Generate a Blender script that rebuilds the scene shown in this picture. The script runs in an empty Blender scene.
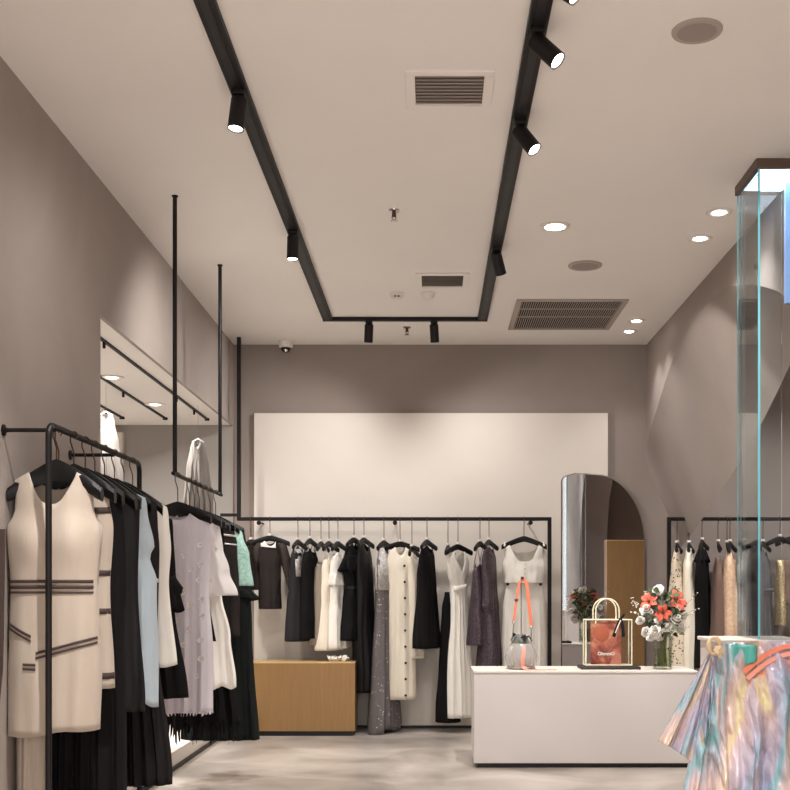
import bpy, bmesh, math, random
from mathutils import Vector, Matrix, noise
PI = math.pi
S = bpy.context.scene
COL = S.collection
random.seed(4)
F = 1150.0          # focal length in pixels of a 790 px frame
EYE = 1.35
H = 3.75            # ceiling height
ZB = 11.25          # back wall distance
XL, XR = -1.94, 2.10
LINTEL = 2.96

def W(px, py, Z):
    """world point seen at a picture position when it stands Z metres into the room"""
    return Vector(((px - 432.0) / F * Z, Z, EYE + (590.0 - py) / F * Z))
def zat(py, Z): return EYE + (590.0 - py) / F * Z
def xat(px, Z): return (px - 432.0) / F * Z
def lin(r, g, b):
    f = lambda c: (c/12.92 if c <= 0.04045 else ((c+0.055)/1.055)**2.4)
    return (f(r/255), f(g/255), f(b/255), 1)
def lerp(a, b, t): return a + (b - a) * t
def ip(tab, x):
    if x <= tab[0][0]: return tab[0][1]
    for (a, va), (b, vb) in zip(tab, tab[1:]):
        if x <= b:
            t = (x-a)/(b-a) if b > a else 0
            t = t*t*(3-2*t)
            return va + (vb-va)*t
    return tab[-1][1]

# ------------------------------------------------------------------ materials
def newmat(name):
    m = bpy.data.materials.new(name); m.use_nodes = True
    nt = m.node_tree; b = nt.nodes['Principled BSDF']
    return m, nt, b
def nd(nt, t, **kw):
    n = nt.nodes.new(t)
    for k, v in kw.items(): setattr(n, k, v)
    return n
def plain(name, rgb, rough=0.5, metal=0.0, coat=0.0, spec=None):
    m, nt, b = newmat(name)
    b.inputs['Base Color'].default_value = lin(*rgb)
    b.inputs['Roughness'].default_value = rough
    b.inputs['Metallic'].default_value = metal
    b.inputs['Coat Weight'].default_value = coat
    if spec is not None: b.inputs['Specular IOR Level'].default_value = spec
    # slight procedural wear
    tc = nd(nt, 'ShaderNodeTexCoord'); no = nd(nt, 'ShaderNodeTexNoise')
    no.inputs['Scale'].default_value = 9
    nt.links.new(tc.outputs['Object'], no.inputs['Vector'])
    mr = nd(nt, 'ShaderNodeMapRange'); mr.inputs['To Min'].default_value = max(0, rough-.05); mr.inputs['To Max'].default_value = min(1, rough+.05)
    nt.links.new(no.outputs['Fac'], mr.inputs['Value']); nt.links.new(mr.outputs['Result'], b.inputs['Roughness'])
    return m
def mottled(name, c1, c2, scale=1.2, rough=0.8, bump=0.02, stretch=(1, 1, 1), detail=6, coat=0):
    m, nt, b = newmat(name)
    tc = nd(nt, 'ShaderNodeTexCoord'); mp = nd(nt, 'ShaderNodeMapping'); mp.inputs['Scale'].default_value = stretch
    nt.links.new(tc.outputs['Object'], mp.inputs['Vector'])
    n1 = nd(nt, 'ShaderNodeTexNoise'); n1.inputs['Scale'].default_value = scale; n1.inputs['Detail'].default_value = detail
    n1.inputs['Distortion'].default_value = 0.6
    nt.links.new(mp.outputs['Vector'], n1.inputs['Vector'])
    r = nd(nt, 'ShaderNodeValToRGB'); r.color_ramp.elements[0].position = .3; r.color_ramp.elements[1].position = .7
    r.color_ramp.elements[0].color = lin(*c1); r.color_ramp.elements[1].color = lin(*c2)
    nt.links.new(n1.outputs['Fac'], r.inputs['Fac']); nt.links.new(r.outputs['Color'], b.inputs['Base Color'])
    b.inputs['Roughness'].default_value = rough
    b.inputs['Coat Weight'].default_value = coat; b.inputs['Coat Roughness'].default_value = .15
    n2 = nd(nt, 'ShaderNodeTexNoise'); n2.inputs['Scale'].default_value = 60; n2.inputs['Detail'].default_value = 4
    nt.links.new(tc.outputs['Object'], n2.inputs['Vector'])
    bp = nd(nt, 'ShaderNodeBump'); bp.inputs['Strength'].default_value = bump*4; bp.inputs['Distance'].default_value = .01
    nt.links.new(n2.outputs['Fac'], bp.inputs['Height']); nt.links.new(bp.outputs['Normal'], b.inputs['Normal'])
    return m, nt, b, r
def fabric(name, rgb, rough=.85, alpha=1.0, weave=260, sheen=.15, var=.06, bump=.25, spec=.4):
    m, nt, b = newmat(name)
    tc = nd(nt, 'ShaderNodeTexCoord')
    n1 = nd(nt, 'ShaderNodeTexNoise'); n1.inputs['Scale'].default_value = 7; n1.inputs['Detail'].default_value = 5
    mp = nd(nt, 'ShaderNodeMapping'); mp.inputs['Scale'].default_value = (3, 3, .5)
    nt.links.new(tc.outputs['Object'], mp.inputs['Vector']); nt.links.new(mp.outputs['Vector'], n1.inputs['Vector'])
    mx = nd(nt, 'ShaderNodeMix', data_type='RGBA')
    c = lin(*rgb)
    mx.inputs[6].default_value = tuple(v*(1-var*2) for v in c[:3])+(1,)
    mx.inputs[7].default_value = tuple(min(1, v*(1+var)) for v in c[:3])+(1,)
    nt.links.new(n1.outputs['Fac'], mx.inputs[0]); nt.links.new(mx.outputs[2], b.inputs['Base Color'])
    b.inputs['Roughness'].default_value = rough
    b.inputs['Sheen Weight'].default_value = sheen
    b.inputs['Alpha'].default_value = alpha; b.inputs['Specular IOR Level'].default_value = spec
    n2 = nd(nt, 'ShaderNodeTexNoise'); n2.inputs['Scale'].default_value = 30; n2.inputs['Detail'].default_value = 3
    mp2 = nd(nt, 'ShaderNodeMapping'); mp2.inputs['Scale'].default_value = (1.5, 1.5, .35)
    nt.links.new(tc.outputs['Object'], mp2.inputs['Vector']); nt.links.new(mp2.outputs['Vector'], n2.inputs['Vector'])
    bp = nd(nt, 'ShaderNodeBump'); bp.inputs['Strength'].default_value = bump; bp.inputs['Distance'].default_value = .012
    nt.links.new(n2.outputs['Fac'], bp.inputs['Height']); nt.links.new(bp.outputs['Normal'], b.inputs['Normal'])
    return m
def sequin(name, c1, c2, scale=140, metal=.5, rough=.3, thr=None):
    m, nt, b = newmat(name)
    tc = nd(nt, 'ShaderNodeTexCoord'); v = nd(nt, 'ShaderNodeTexVoronoi'); v.inputs['Scale'].default_value = scale
    nt.links.new(tc.outputs['Object'], v.inputs['Vector'])
    sp = nd(nt, 'ShaderNodeSeparateColor'); nt.links.new(v.outputs['Color'], sp.inputs['Color'])
    r = nd(nt, 'ShaderNodeValToRGB')
    r.color_ramp.elements[0].color = lin(*c1); r.color_ramp.elements[1].color = lin(*c2)
    if thr: r.color_ramp.elements[0].position = thr; r.color_ramp.elements[1].position = thr+.03
    nt.links.new(sp.outputs[0], r.inputs['Fac']); nt.links.new(r.outputs['Color'], b.inputs['Base Color'])
    b.inputs['Metallic'].default_value = metal; b.inputs['Roughness'].default_value = rough
    bp = nd(nt, 'ShaderNodeBump'); bp.inputs['Strength'].default_value = .6; bp.inputs['Distance'].default_value = .004
    nt.links.new(sp.outputs[1], bp.inputs['Height']); nt.links.new(bp.outputs['Normal'], b.inputs['Normal'])
    return m
def emis(name, rgb, strength):
    m, nt, b = newmat(name)
    b.inputs['Base Color'].default_value = lin(*rgb)
    b.inputs['Emission Color'].default_value = lin(*rgb)
    b.inputs['Emission Strength'].default_value = strength
    return m
def thinglass(name, tint=(240, 248, 250), refl=1.0, rough=.0):
    m = bpy.data.materials.new(name); m.use_nodes = True; nt = m.node_tree
    nt.nodes.clear()
    o = nd(nt, 'ShaderNodeOutputMaterial'); t = nd(nt, 'ShaderNodeBsdfTransparent'); g = nd(nt, 'ShaderNodeBsdfGlossy')
    t.inputs['Color'].default_value = lin(*tint); g.inputs['Roughness'].default_value = rough
    fr = nd(nt, 'ShaderNodeFresnel'); fr.inputs['IOR'].default_value = 1.45
    ml = nd(nt, 'ShaderNodeMath', operation='MULTIPLY'); ml.inputs[1].default_value = refl
    mx = nd(nt, 'ShaderNodeMixShader')
    nt.links.new(fr.outputs[0], ml.inputs[0]); nt.links.new(ml.outputs[0], mx.inputs[0])
    nt.links.new(t.outputs[0], mx.inputs[1]); nt.links.new(g.outputs[0], mx.inputs[2]); nt.links.new(mx.outputs[0], o.inputs['Surface'])
    return m

M = {}
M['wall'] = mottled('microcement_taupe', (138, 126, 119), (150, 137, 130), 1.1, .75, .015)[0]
M['wallLit'] = mottled('microcement_taupe_lit', (152, 141, 134), (165, 153, 146), 1.1, .75, .015)[0]  # same plaster, lightened to put extra light on the left wall
M['ceiling'] = mottled('ceiling_paint', (233, 228, 223), (237, 232, 227), .7, .85, .004)[0]
M['sidewall'] = mottled('side_room_paint', (152, 146, 140), (160, 153, 148), 1.0, .8, .01)[0]
M['sideceil'] = mottled('side_room_ceiling_paint', (232, 226, 221), (236, 230, 225), 1.0, .8, .005)[0]
M['panel'] = mottled('panel_white', (217, 208, 198), (225, 216, 207), .8, .55, .004)[0]
M['counter'] = mottled('counter_white', (214, 206, 203), (220, 212, 209), .8, .45, .003)[0]
M['black'] = plain('black_powder_coat', (16, 11, 11), .5, spec=.3)
M['track'] = plain('track_black', (20, 15, 16), .5, spec=.3)
M['toe'] = plain('toe_kick_black', (16, 13, 14), .5)
M['white_plastic'] = plain('white_plastic', (225, 218, 210), .4)
M['grey_plastic'] = plain('grey_speaker_mesh', (150, 138, 132), .7)
M['louver'] = plain('louver_grey', (168, 156, 148), .5)
M['ventback'] = plain('vent_shadow_grey', (128, 116, 108), .8)
M['duct'] = plain('duct_dark', (14, 11, 11), .9)
M['chrome'] = plain('chrome', (205, 200, 195), .22, 1)
M['bronze'] = plain('bronze_hook', (88, 70, 56), .35, .9)
M['hanger'] = plain('hanger_black', (12, 10, 11), .45, spec=.3)
M['gold'] = mottled('brushed_gold', (152, 117, 75), (161, 125, 82), 3, .42, .01, (14, 1, 1))
M['gold'][2].inputs['Metallic'].default_value = .35; M['gold'] = M['gold'][0]
M['goldedge'] = plain('gold_edge', (215, 178, 125), .35, .4)
M['mirror'] = plain('mirror_silver', (225, 224, 226), .02, 1)
nt = M['mirror'].node_tree
for l in list(nt.links):
    if l.to_socket.name == 'Roughness': nt.links.remove(l)
nt.nodes['Principled BSDF'].inputs['Roughness'].default_value = .01
M['frame_grey'] = plain('mirror_edge', (120, 108, 102), .4, .3)
M['brownframe'] = plain('case_frame_brown', (104, 84, 74), .45, .3)
M['glass'] = thinglass('case_glass', (252, 254, 255), .8)
M['glassedge'] = plain('glass_edge_cyan', (120, 205, 220), .15, 0, .5)
M['lightbox'] = emis('lightbox_cool', (205, 236, 255), 5.0)
M['blueglow'] = plain('blue_glow_colour', (160, 196, 255), .3)  # blue base colour stands in for the light box glow
M['lamp'] = emis('lamp_lens', (255, 246, 232), 14.0)
M['lampdim'] = emis('lamp_lens_warm', (255, 236, 212), 5.0)
M['clear'] = thinglass('clear_vinyl', (252, 251, 250), .45, .05)
M['frost'] = fabric('frosted_vinyl', (206, 200, 196), .2, alpha=.42, bump=.05)
M['vase'] = thinglass('vase_glass', (250, 252, 248), .45)
M['water'] = thinglass('vase_water', (240, 245, 232), .4)
M['white'] = fabric('white_cotton', (246, 241, 233), .85)
M['cream'] = fabric('cream_crepe', (180, 166, 152), .8, bump=.12)
M['ivory'] = fabric('ivory_linen', (240, 230, 212), .85)
M['blackcloth'] = fabric('black_cloth', (11, 8, 10), .8, sheen=0, spec=.2)
M['blackcloth2'] = fabric('black_satin', (13, 10, 12), .55, sheen=0, spec=.3)
M['pleat'] = fabric('charcoal_pleats', (24, 20, 22), .7, sheen=0, spec=.25)
M['lightblue'] = fabric('pale_blue_chiffon', (176, 188, 197), .7)
M['lilac'] = fabric('lilac_tulle', (222, 214, 221), .8, alpha=.9)
M['whitesheer'] = fabric('white_organza', (232, 226, 224), .7, alpha=.92)
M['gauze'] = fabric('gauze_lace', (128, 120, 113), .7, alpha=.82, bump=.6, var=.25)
M['sheer'] = fabric('sheer_charcoal', (46, 39, 37), .75, alpha=.8, sheen=0, spec=.2)
M['smokesheer'] = fabric('sheer_smoke', (66, 57, 54), .75, alpha=.85, sheen=0, spec=.2)
M['smoke'] = fabric('smoke_grey', (40, 39, 41), .75, sheen=0, spec=.2)
M['taupe'] = fabric('taupe_cloth', (150, 136, 122), .8)
M['greycloth'] = fabric('slate_grey', (92, 88, 92), .8)
M['brown'] = fabric('dusty_brown', (116, 92, 80), .8)
M['dkgreen'] = fabric('bottle_green', (17, 23, 21), .75, sheen=0, spec=.2)
M['plum'] = sequin('plum_sequin', (60, 48, 56), (104, 90, 98), 120, .45, .35)
M['mint'] = sequin('mint_sequin', (150, 205, 190), (205, 235, 225), 90, .2, .4)
M['greyspark'] = sequin('grey_sparkle', (104, 97, 97), (225, 218, 212), 120, .2, .5, .97)
M['dotlace'] = sequin('dotted_lace', (40, 32, 32), (225, 208, 184), 75, 0, .8, .07)
M['peach'] = sequin('peach_lace', (218, 178, 146), (232, 204, 176), 60, 0, .8)
M['silverlace'] = sequin('silver_lace', (176, 172, 172), (222, 216, 212), 55, .1, .6)
M['goldseq'] = sequin('gold_sequin', (170, 140, 96), (235, 215, 170), 110, .5, .35)
M['band'] = plain('dark_brown_tape', (62, 46, 42), .8)
M['button'] = plain('black_button', (26, 22, 24), .35)
M['pearl'] = plain('pearl', (220, 214, 210), .25, .2, .5)
M['petal'] = fabric('organza_petal', (236, 226, 224), .6)
M['tag'] = plain('paper_tag', (232, 226, 218), .6)
M['coral'] = fabric('coral_webbing', (236, 132, 100), .7, bump=.1)
M['coralpink'] = fabric('coral_ribbon', (240, 156, 136), .6, bump=.1)
M['greyscarf'] = fabric('grey_green_scarf', (120, 122, 114), .8)
M['tray'] = plain('dark_tray', (52, 42, 40), .5)
M['piping'] = plain('cream_piping', (250, 242, 212), .5)
M['leafm'] = fabric('leaf_green', (84, 100, 62), .6)
M['leafd'] = fabric('leaf_dark', (50, 60, 42), .6)
M['stem'] = fabric('stem_green', (122, 120, 80), .6)
M['lily'] = fabric('coral_lily', (238, 104, 82), .55, bump=.1)
M['rose'] = fabric('white_petals', (246, 240, 232), .6, bump=.1)
M['stamen'] = plain('stamen', (140, 74, 40), .7)
M['teal'] = fabric('teal_silk', (92, 186, 176), .5, bump=.1)
M['sand'] = fabric('sand_cord', (214, 186, 150), .8)
M['ledstrip'] = M['white_plastic']

def floor_mat():
    m, nt, b, r = mottled('polished_concrete', (128, 118, 109), (190, 180, 171), 1.4, .22, .01)
    b.inputs['Roughness'].default_value = .3
    tc = [n for n in nt.nodes if n.type == 'TEX_COORD'][0]
    # a noise-edged brown patch on the floor beside the hanging rail
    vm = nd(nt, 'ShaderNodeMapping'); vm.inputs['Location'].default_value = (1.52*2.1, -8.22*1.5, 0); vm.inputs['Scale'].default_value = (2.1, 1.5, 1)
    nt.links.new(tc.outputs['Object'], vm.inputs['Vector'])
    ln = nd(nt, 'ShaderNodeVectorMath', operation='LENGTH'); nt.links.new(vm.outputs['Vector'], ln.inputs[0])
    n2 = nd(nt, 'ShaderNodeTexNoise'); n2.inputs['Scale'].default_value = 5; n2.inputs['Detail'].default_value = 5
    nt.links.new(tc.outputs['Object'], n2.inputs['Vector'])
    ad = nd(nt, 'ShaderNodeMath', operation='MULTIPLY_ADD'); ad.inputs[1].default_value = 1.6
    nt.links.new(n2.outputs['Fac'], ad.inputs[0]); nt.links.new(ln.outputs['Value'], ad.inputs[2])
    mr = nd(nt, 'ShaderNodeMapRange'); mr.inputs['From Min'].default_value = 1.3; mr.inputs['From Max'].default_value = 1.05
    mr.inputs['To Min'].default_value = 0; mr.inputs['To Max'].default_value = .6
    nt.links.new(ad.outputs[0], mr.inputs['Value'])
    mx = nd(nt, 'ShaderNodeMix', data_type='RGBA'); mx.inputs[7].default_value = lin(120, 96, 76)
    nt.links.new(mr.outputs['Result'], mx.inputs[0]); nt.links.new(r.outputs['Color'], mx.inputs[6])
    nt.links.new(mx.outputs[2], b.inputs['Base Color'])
    return m
M['floor'] = floor_mat()

def film_mat():
    m, nt, b = newmat('iridescent_film')
    uv = nd(nt, 'ShaderNodeUVMap'); sep = nd(nt, 'ShaderNodeSeparateXYZ'); nt.links.new(uv.outputs['UV'], sep.inputs[0])
    mp = nd(nt, 'ShaderNodeMapping'); mp.inputs['Scale'].default_value = (5, 1.6, 1); mp.inputs['Rotation'].default_value = (0, 0, .25); nt.links.new(uv.outputs['UV'], mp.inputs['Vector'])
    n = nd(nt, 'ShaderNodeTexNoise'); n.inputs['Scale'].default_value = 1.0; n.inputs['Detail'].default_value = 2; n.inputs['Distortion'].default_value = .8
    nt.links.new(mp.outputs['Vector'], n.inputs['Vector'])
    a = nd(nt, 'ShaderNodeMath', operation='MULTIPLY'); a.inputs[1].default_value = 1.6; sh = nd(nt, 'ShaderNodeMath', operation='MULTIPLY_ADD'); sh.inputs[1].default_value = .45; nt.links.new(sep.outputs[1], sh.inputs[0]); nt.links.new(sep.outputs[0], sh.inputs[2]); nt.links.new(sh.outputs[0], a.inputs[0])
    c = nd(nt, 'ShaderNodeMath', operation='MULTIPLY_ADD'); c.inputs[1].default_value = 1.3
    nt.links.new(n.outputs['Fac'], c.inputs[0]); nt.links.new(a.outputs[0], c.inputs[2])
    fr = nd(nt, 'ShaderNodeMath', operation='FRACT'); nt.links.new(c.outputs[0], fr.inputs[0])
    r = nd(nt, 'ShaderNodeValToRGB'); cr = r.color_ramp
    stops = [(0, (208, 198, 219)), (.10, (190, 208, 230)), (.20, (157, 210, 213)), (.28, (208, 212, 223)), (.42, (240, 212, 204)),
             (.56, (247, 223, 199)), (.64, (247, 233, 179)), (.72, (243, 215, 215)), (.85, (221, 205, 215)), (1, (208, 198, 219))]
    cr.elements[0].position = 0; cr.elements[0].color = lin(*stops[0][1]); cr.elements[1].position = 1; cr.elements[1].color = lin(*stops[-1][1])
    for p, col in stops[1:-1]:
        e = cr.elements.new(p); e.color = lin(*col)
    nt.links.new(fr.outputs[0], r.inputs['Fac']); nt.links.new(r.outputs['Color'], b.inputs['Base Color'])
    b.inputs['Roughness'].default_value = .12; b.inputs['Metallic'].default_value = .15; b.inputs['Coat Weight'].default_value = 1.0; b.inputs['Coat Roughness'].default_value = .05
    b.inputs['Thin Film Thickness'].default_value = 420; b.inputs['Thin Film IOR'].default_value = 1.5
    b.inputs['Alpha'].default_value = .72
    n2 = nd(nt, 'ShaderNodeTexNoise'); n2.inputs['Scale'].default_value = 4.5; n2.inputs['Detail'].default_value = 5; n2.inputs['Distortion'].default_value = 1.5
    nt.links.new(mp.outputs['Vector'], n2.inputs['Vector'])
    bp = nd(nt, 'ShaderNodeBump'); bp.inputs['Strength'].default_value = .45; bp.inputs['Distance'].default_value = .04
    nt.links.new(n2.outputs['Fac'], bp.inputs['Height']); nt.links.new(bp.outputs['Normal'], b.inputs['Normal']); nt.links.new(bp.outputs['Normal'], b.inputs['Coat Normal'])
    return m
M['film'] = film_mat()
def print_mat():
    m, nt, b = newmat('coral_print')
    tc = nd(nt, 'ShaderNodeTexCoord'); n = nd(nt, 'ShaderNodeTexNoise'); n.inputs['Scale'].default_value = 9; n.inputs['Detail'].default_value = 4; n.inputs['Distortion'].default_value = .8
    nt.links.new(tc.outputs['Object'], n.inputs['Vector'])
    r = nd(nt, 'ShaderNodeValToRGB'); cr = r.color_ramp
    cr.elements[0].position = .36; cr.elements[0].color = lin(176, 92, 78); cr.elements[1].position = .6; cr.elements[1].color = lin(255, 190, 152)
    e = cr.elements.new(.5); e.color = lin(236, 140, 116)
    nt.links.new(n.outputs['Fac'], r.inputs['Fac']); nt.links.new(r.outputs['Color'], b.inputs['Base Color']); b.inputs['Roughness'].default_value = .5
    return m
M['print'] = print_mat()

# ------------------------------------------------------------------ mesh building
class MB:
    def __init__(s): s.v = []; s.f = []; s.uv = {}
    def add(s, vs, fs):
        k = len(s.v); s.v += [tuple(p) for p in vs]; s.f += [tuple(i+k for i in f) for f in fs]; return s
    def box(s, x0, x1, y0, y1, z0, z1):
        vs = [(x, y, z) for x in (x0, x1) for y in (y0, y1) for z in (z0, z1)]
        return s.add(vs, [(0, 1, 3, 2), (4, 6, 7, 5), (0, 4, 5, 1), (2, 3, 7, 6), (0, 2, 6, 4), (1, 5, 7, 3)])
    def tube(s, pts, r, n=10, cap=True):
        pts = [Vector(p) for p in pts]; rr = r if isinstance(r, (list, tuple)) else [r]*len(pts)
        k0 = len(s.v); prev = None; vs = []
        for i, p in enumerate(pts):
            d = (pts[min(i+1, len(pts)-1)] - pts[max(i-1, 0)])
            if d.length < 1e-9: d = Vector((0, 0, 1))
            d.normalize()
            if prev is None:
                a = Vector((0, 0, 1)) if abs(d.z) < .9 else Vector((1, 0, 0))
                u = d.cross(a).normalized()
            else:
                u = (prev - d*prev.dot(d))
                u = u.normalized() if u.length > 1e-6 else d.orthogonal().normalized()
            prev = u; w = d.cross(u)
            for j in range(n):
                t = 2*PI*j/n; vs.append(p + (u*math.cos(t) + w*math.sin(t))*rr[i])
        fs = []
        for i in range(len(pts)-1):
            for j in range(n):
                fs.append((i*n+j, i*n+(j+1) % n, (i+1)*n+(j+1) % n, (i+1)*n+j))
        if cap:
            fs.append(tuple(range(n-1, -1, -1))); fs.append(tuple((len(pts)-1)*n+j for j in range(n)))
        return s.add(vs, fs)
    def ribbon(s, pts, w, t, side):
        """flat strip of width w and thickness t along pts; side = width direction"""
        pts = [Vector(p) for p in pts]; vs = []; side = Vector(side).normalized()
        for i, p in enumerate(pts):
            d = (pts[min(i+1, len(pts)-1)] - pts[max(i-1, 0)]).normalized()
            sd = (side - d*side.dot(d)).normalized(); nn = d.cross(sd)
            for a, b in ((-1, -1), (1, -1), (1, 1), (-1, 1)): vs.append(p + sd*a*w/2 + nn*b*t/2)
        fs = [(3, 2, 1, 0)]
        for i in range(len(pts)-1):
            for j in range(4): fs.append((i*4+j, i*4+(j+1) % 4, i*4+4+(j+1) % 4, i*4+4+j))
        k = (len(pts)-1)*4; fs.append((k, k+1, k+2, k+3))
        return s.add(vs, fs)
    def lathe(s, prof, n=24, c=(0, 0, 0), axis=None):
        """prof: (r, h) along +z, or along axis"""
        q = Vector((0, 0, 1)).rotation_difference(Vector(axis).normalized()) if axis is not None else None
        vs = []
        for r, h in prof:
            for j in range(n):
                p = Vector((r*math.cos(2*PI*j/n), r*math.sin(2*PI*j/n), h))
                if q: p = q @ p
                vs.append(p + Vector(c))
        fs = []
        for i in range(len(prof)-1):
            for j in range(n): fs.append((i*n+j, i*n+(j+1) % n, (i+1)*n+(j+1) % n, (i+1)*n+j))
        if prof[0][0] > 1e-6: fs.append(tuple(range(n-1, -1, -1)))
        if prof[-1][0] > 1e-6: fs.append(tuple((len(prof)-1)*n+j for j in range(n)))
        return s.add(vs, fs)
    def grid(s, fn, nu, nv, uv=True, flip=False):
        k = len(s.v)
        for i in range(nu+1):
            for j in range(nv+1):
                u, v = i/nu, j/nv
                s.uv[len(s.v)] = (u, v); s.v.append(tuple(fn(u, v)))
        for i in range(nu):
            for j in range(nv):
                a = k+i*(nv+1)+j; q = (a, a+nv+1, a+nv+2, a+1)
                s.f.append(q[::-1] if flip else q)
        return s
    def build(s, name, m, parent=None, smooth=True, bevel=0, loc=None, solid=0, weld=True):
        me = bpy.data.meshes.new(name); me.from_pydata(s.v, [], s.f)
        if s.uv:
            ul = me.uv_layers.new(name='UVMap')
            for l in me.loops: ul.data[l.index].uv = s.uv.get(l.vertex_index, (0, 0))
        bm = bmesh.new(); bm.from_mesh(me)
        if weld: bmesh.ops.remove_doubles(bm, verts=bm.verts, dist=1e-5)
        bmesh.ops.recalc_face_normals(bm, faces=bm.faces); bm.to_mesh(me); bm.free()
        me.materials.append(m)
        if smooth:
            for p in me.polygons: p.use_smooth = True
            if hasattr(me, 'set_sharp_from_angle'): me.set_sharp_from_angle(angle=math.radians(40))
        o = bpy.data.objects.new(name, me); COL.objects.link(o)
        if loc is not None: o.location = loc
        if parent: o.parent = parent
        if solid:
            md = o.modifiers.new('thick', 'SOLIDIFY'); md.thickness = solid; md.offset = 0
        if bevel:
            md = o.modifiers.new('bevel', 'BEVEL'); md.width = bevel; md.segments = 2; md.limit_method = 'ANGLE'
        return o
def tag(o, label, cat, group=None):
    o['label'] = label; o['category'] = cat
    if group: o['group'] = group
    return o
def thing(name, label, cat, loc=(0, 0, 0), rz=0, group=None):
    o = bpy.data.objects.new(name, None); COL.objects.link(o); o.location = loc; o.rotation_euler = (0, 0, rz)
    o.empty_display_size = .1
    return tag(o, label, cat, group)
def struct(name, mb, m, **kw):
    o = mb.build(name, m, **kw); o['kind'] = 'structure'; return o

# ------------------------------------------------------------------ room shell
YF = -2.0
struct('floor', MB().box(XL-.15, 5.0, YF, ZB+.15, -.1, 0), M['floor'], smooth=False)
struct('ceiling', MB().box(XL-.15, 5.0, YF, ZB+.15, H, H+.1), M['ceiling'], smooth=False)
struct('wall_back', MB().box(-4.8, 5.0, ZB, ZB+.15, 0, H), M['wall'], smooth=False)
struct('wall_left', MB().box(XL-.15, XL, YF, 6.73, 0, H), M['wallLit'], smooth=False)
struct('wall_left_header', MB().box(XL-.025, XL, 6.73, ZB, LINTEL-.002, H), M['wallLit'], smooth=False)
# side room on the left
struct('ceiling_side_room', MB().box(-4.8, XL-.025, 5.6, ZB, LINTEL, LINTEL+.1), M['sideceil'], smooth=False)
struct('floor_side_room', MB().box(-4.8, XL, 6.73, ZB, 0, .135), M['panel'], smooth=False)
struct('floor_side_room_front', MB().box(-4.8, XL-.15, 5.6, 6.73, 0, .135), M['panel'], smooth=False)
struct('wall_side_room_left', MB().box(-4.9, -4.8, 5.6, ZB, 0, LINTEL), M['sidewall'], smooth=False)
struct('wall_side_room_front', MB().box(-4.8, XL-.15, 5.5, 5.6, 0, LINTEL), M['sidewall'], smooth=False)
struct('wall_side_room_back', MB().box(-4.8, XL-.002, ZB-.03, ZB, .135, LINTEL), M['sidewall'], smooth=False)
struct('trim_1', MB().box(XL, XL+.018, 6.74, ZB, 0, .028), M['toe'], smooth=False)
struct('baseboard_back', MB().box(XL+.02, 1.2, ZB-.012, ZB, 0, .03), M['toe'], smooth=False)

# right wall with splayed arch
archA = [(646, 468), (645.5, 458), (646.5, 448), (649, 435), (654, 418), (660, 398), (670.5, 365), (680.6, 343), (690.7, 326), (701, 311), (711, 299.5),
         (721, 290.5), (731, 286.5), (738, 285), (750, 284.5), (760.6, 286), (771.7, 289), (781, 293)]
A = []
for px, py in archA:
    Z = min(ZB, XR*F/(px-432)); A.append((Z, zat(py, Z)))
A[0] = (ZB, 2.54); A[1] = (ZB, 2.64)
A = sorted(A, key=lambda p: (-p[0], p[1]))
A += [(6.55, 2.90), (6.32, 2.62), (6.12, 2.2), (6.02, 1.7), (6.0, 1.1), (6.0, .5), (6.0, 0)]
Bc = [(ZB, 1.79), (10.9, 1.87), (10.3, 2.03), (9.8, 2.17), (9.3, 2.32), (8.9, 2.46), (8.49, 2.61), (8.15, 2.76), (7.87, 2.89), (7.5, 2.98), (7.1, 2.97),
      (6.8, 2.86), (6.5, 2.6), (6.3, 2.2), (6.2, 1.7), (6.2, 1.1), (6.2, .5), (6.2, 0)]
def resample(P, n):
    L = [0]
    for a, b in zip(P, P[1:]): L.append(L[-1]+math.hypot(a[0]-b[0], a[1]-b[1]))
    out = []
    for k in range(n+1):
        t = L[-1]*k/n; i = 0
        while i < len(L)-2 and L[i+1] < t: i += 1
        u = (t-L[i])/max(1e-9, L[i+1]-L[i]); out.append((lerp(P[i][0], P[i+1][0], u), lerp(P[i][1], P[i+1][1], u)))
    return out
n = 72
RA, RB = resample(A, n), resample(Bc, n)
XB = 2.45
mb = MB()
def above(R, x, flip):
    for a, b in zip(R, R[1:]):
        if abs(a[0]-b[0]) < 1e-5: continue
        q = [(x, a[0], a[1]), (x, b[0], b[1]), (x, b[0], H), (x, a[0], H)]
        mb.add(q, [(0, 1, 2, 3)])
above(RA, XR, 0); above(RB, XB, 0)
wr = mb.build('wall_right_arch_faces', M['wall'], smooth=False); wr['kind'] = 'structure'
mb = MB()
mb.grid(lambda u, v: (lerp(XR, XB, v), lerp(RA[round(u*n)][0], RB[round(u*n)][0], v), lerp(RA[round(u*n)][1], RB[round(u*n)][1], v)), n, 6)
struct('wall_right_arch_soffit', mb, M['wall'])
struct('wall_right', MB().box(XR, XB, YF, 6.0, 0, H), M['wall'], smooth=False)
struct('wall_bay_right', MB().box(4.7, 4.85, 6.0, ZB, 0, H), M['wall'], smooth=False)
struct('wall_bay_front', MB().box(XB, 4.85, 5.9, 6.0, 0, H), M['wall'], smooth=False)
# white panel
pw = MB().box(xat(254, 11.2), xat(608, 11.2), 11.2, ZB, .03, zat(413, 11.2))
tag(pw.build('wall_panel', M['panel'], bevel=.004), 'large white panel covering the middle of the back wall behind the rail', 'wall panel')
tag(MB().box(-3.12, -3.0, 11.15, 11.22, .135, zat(432, 11.15)).build('upright_board', M['panel'], bevel=.003), 'narrow white upright board at the end of the side room', 'board')

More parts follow.
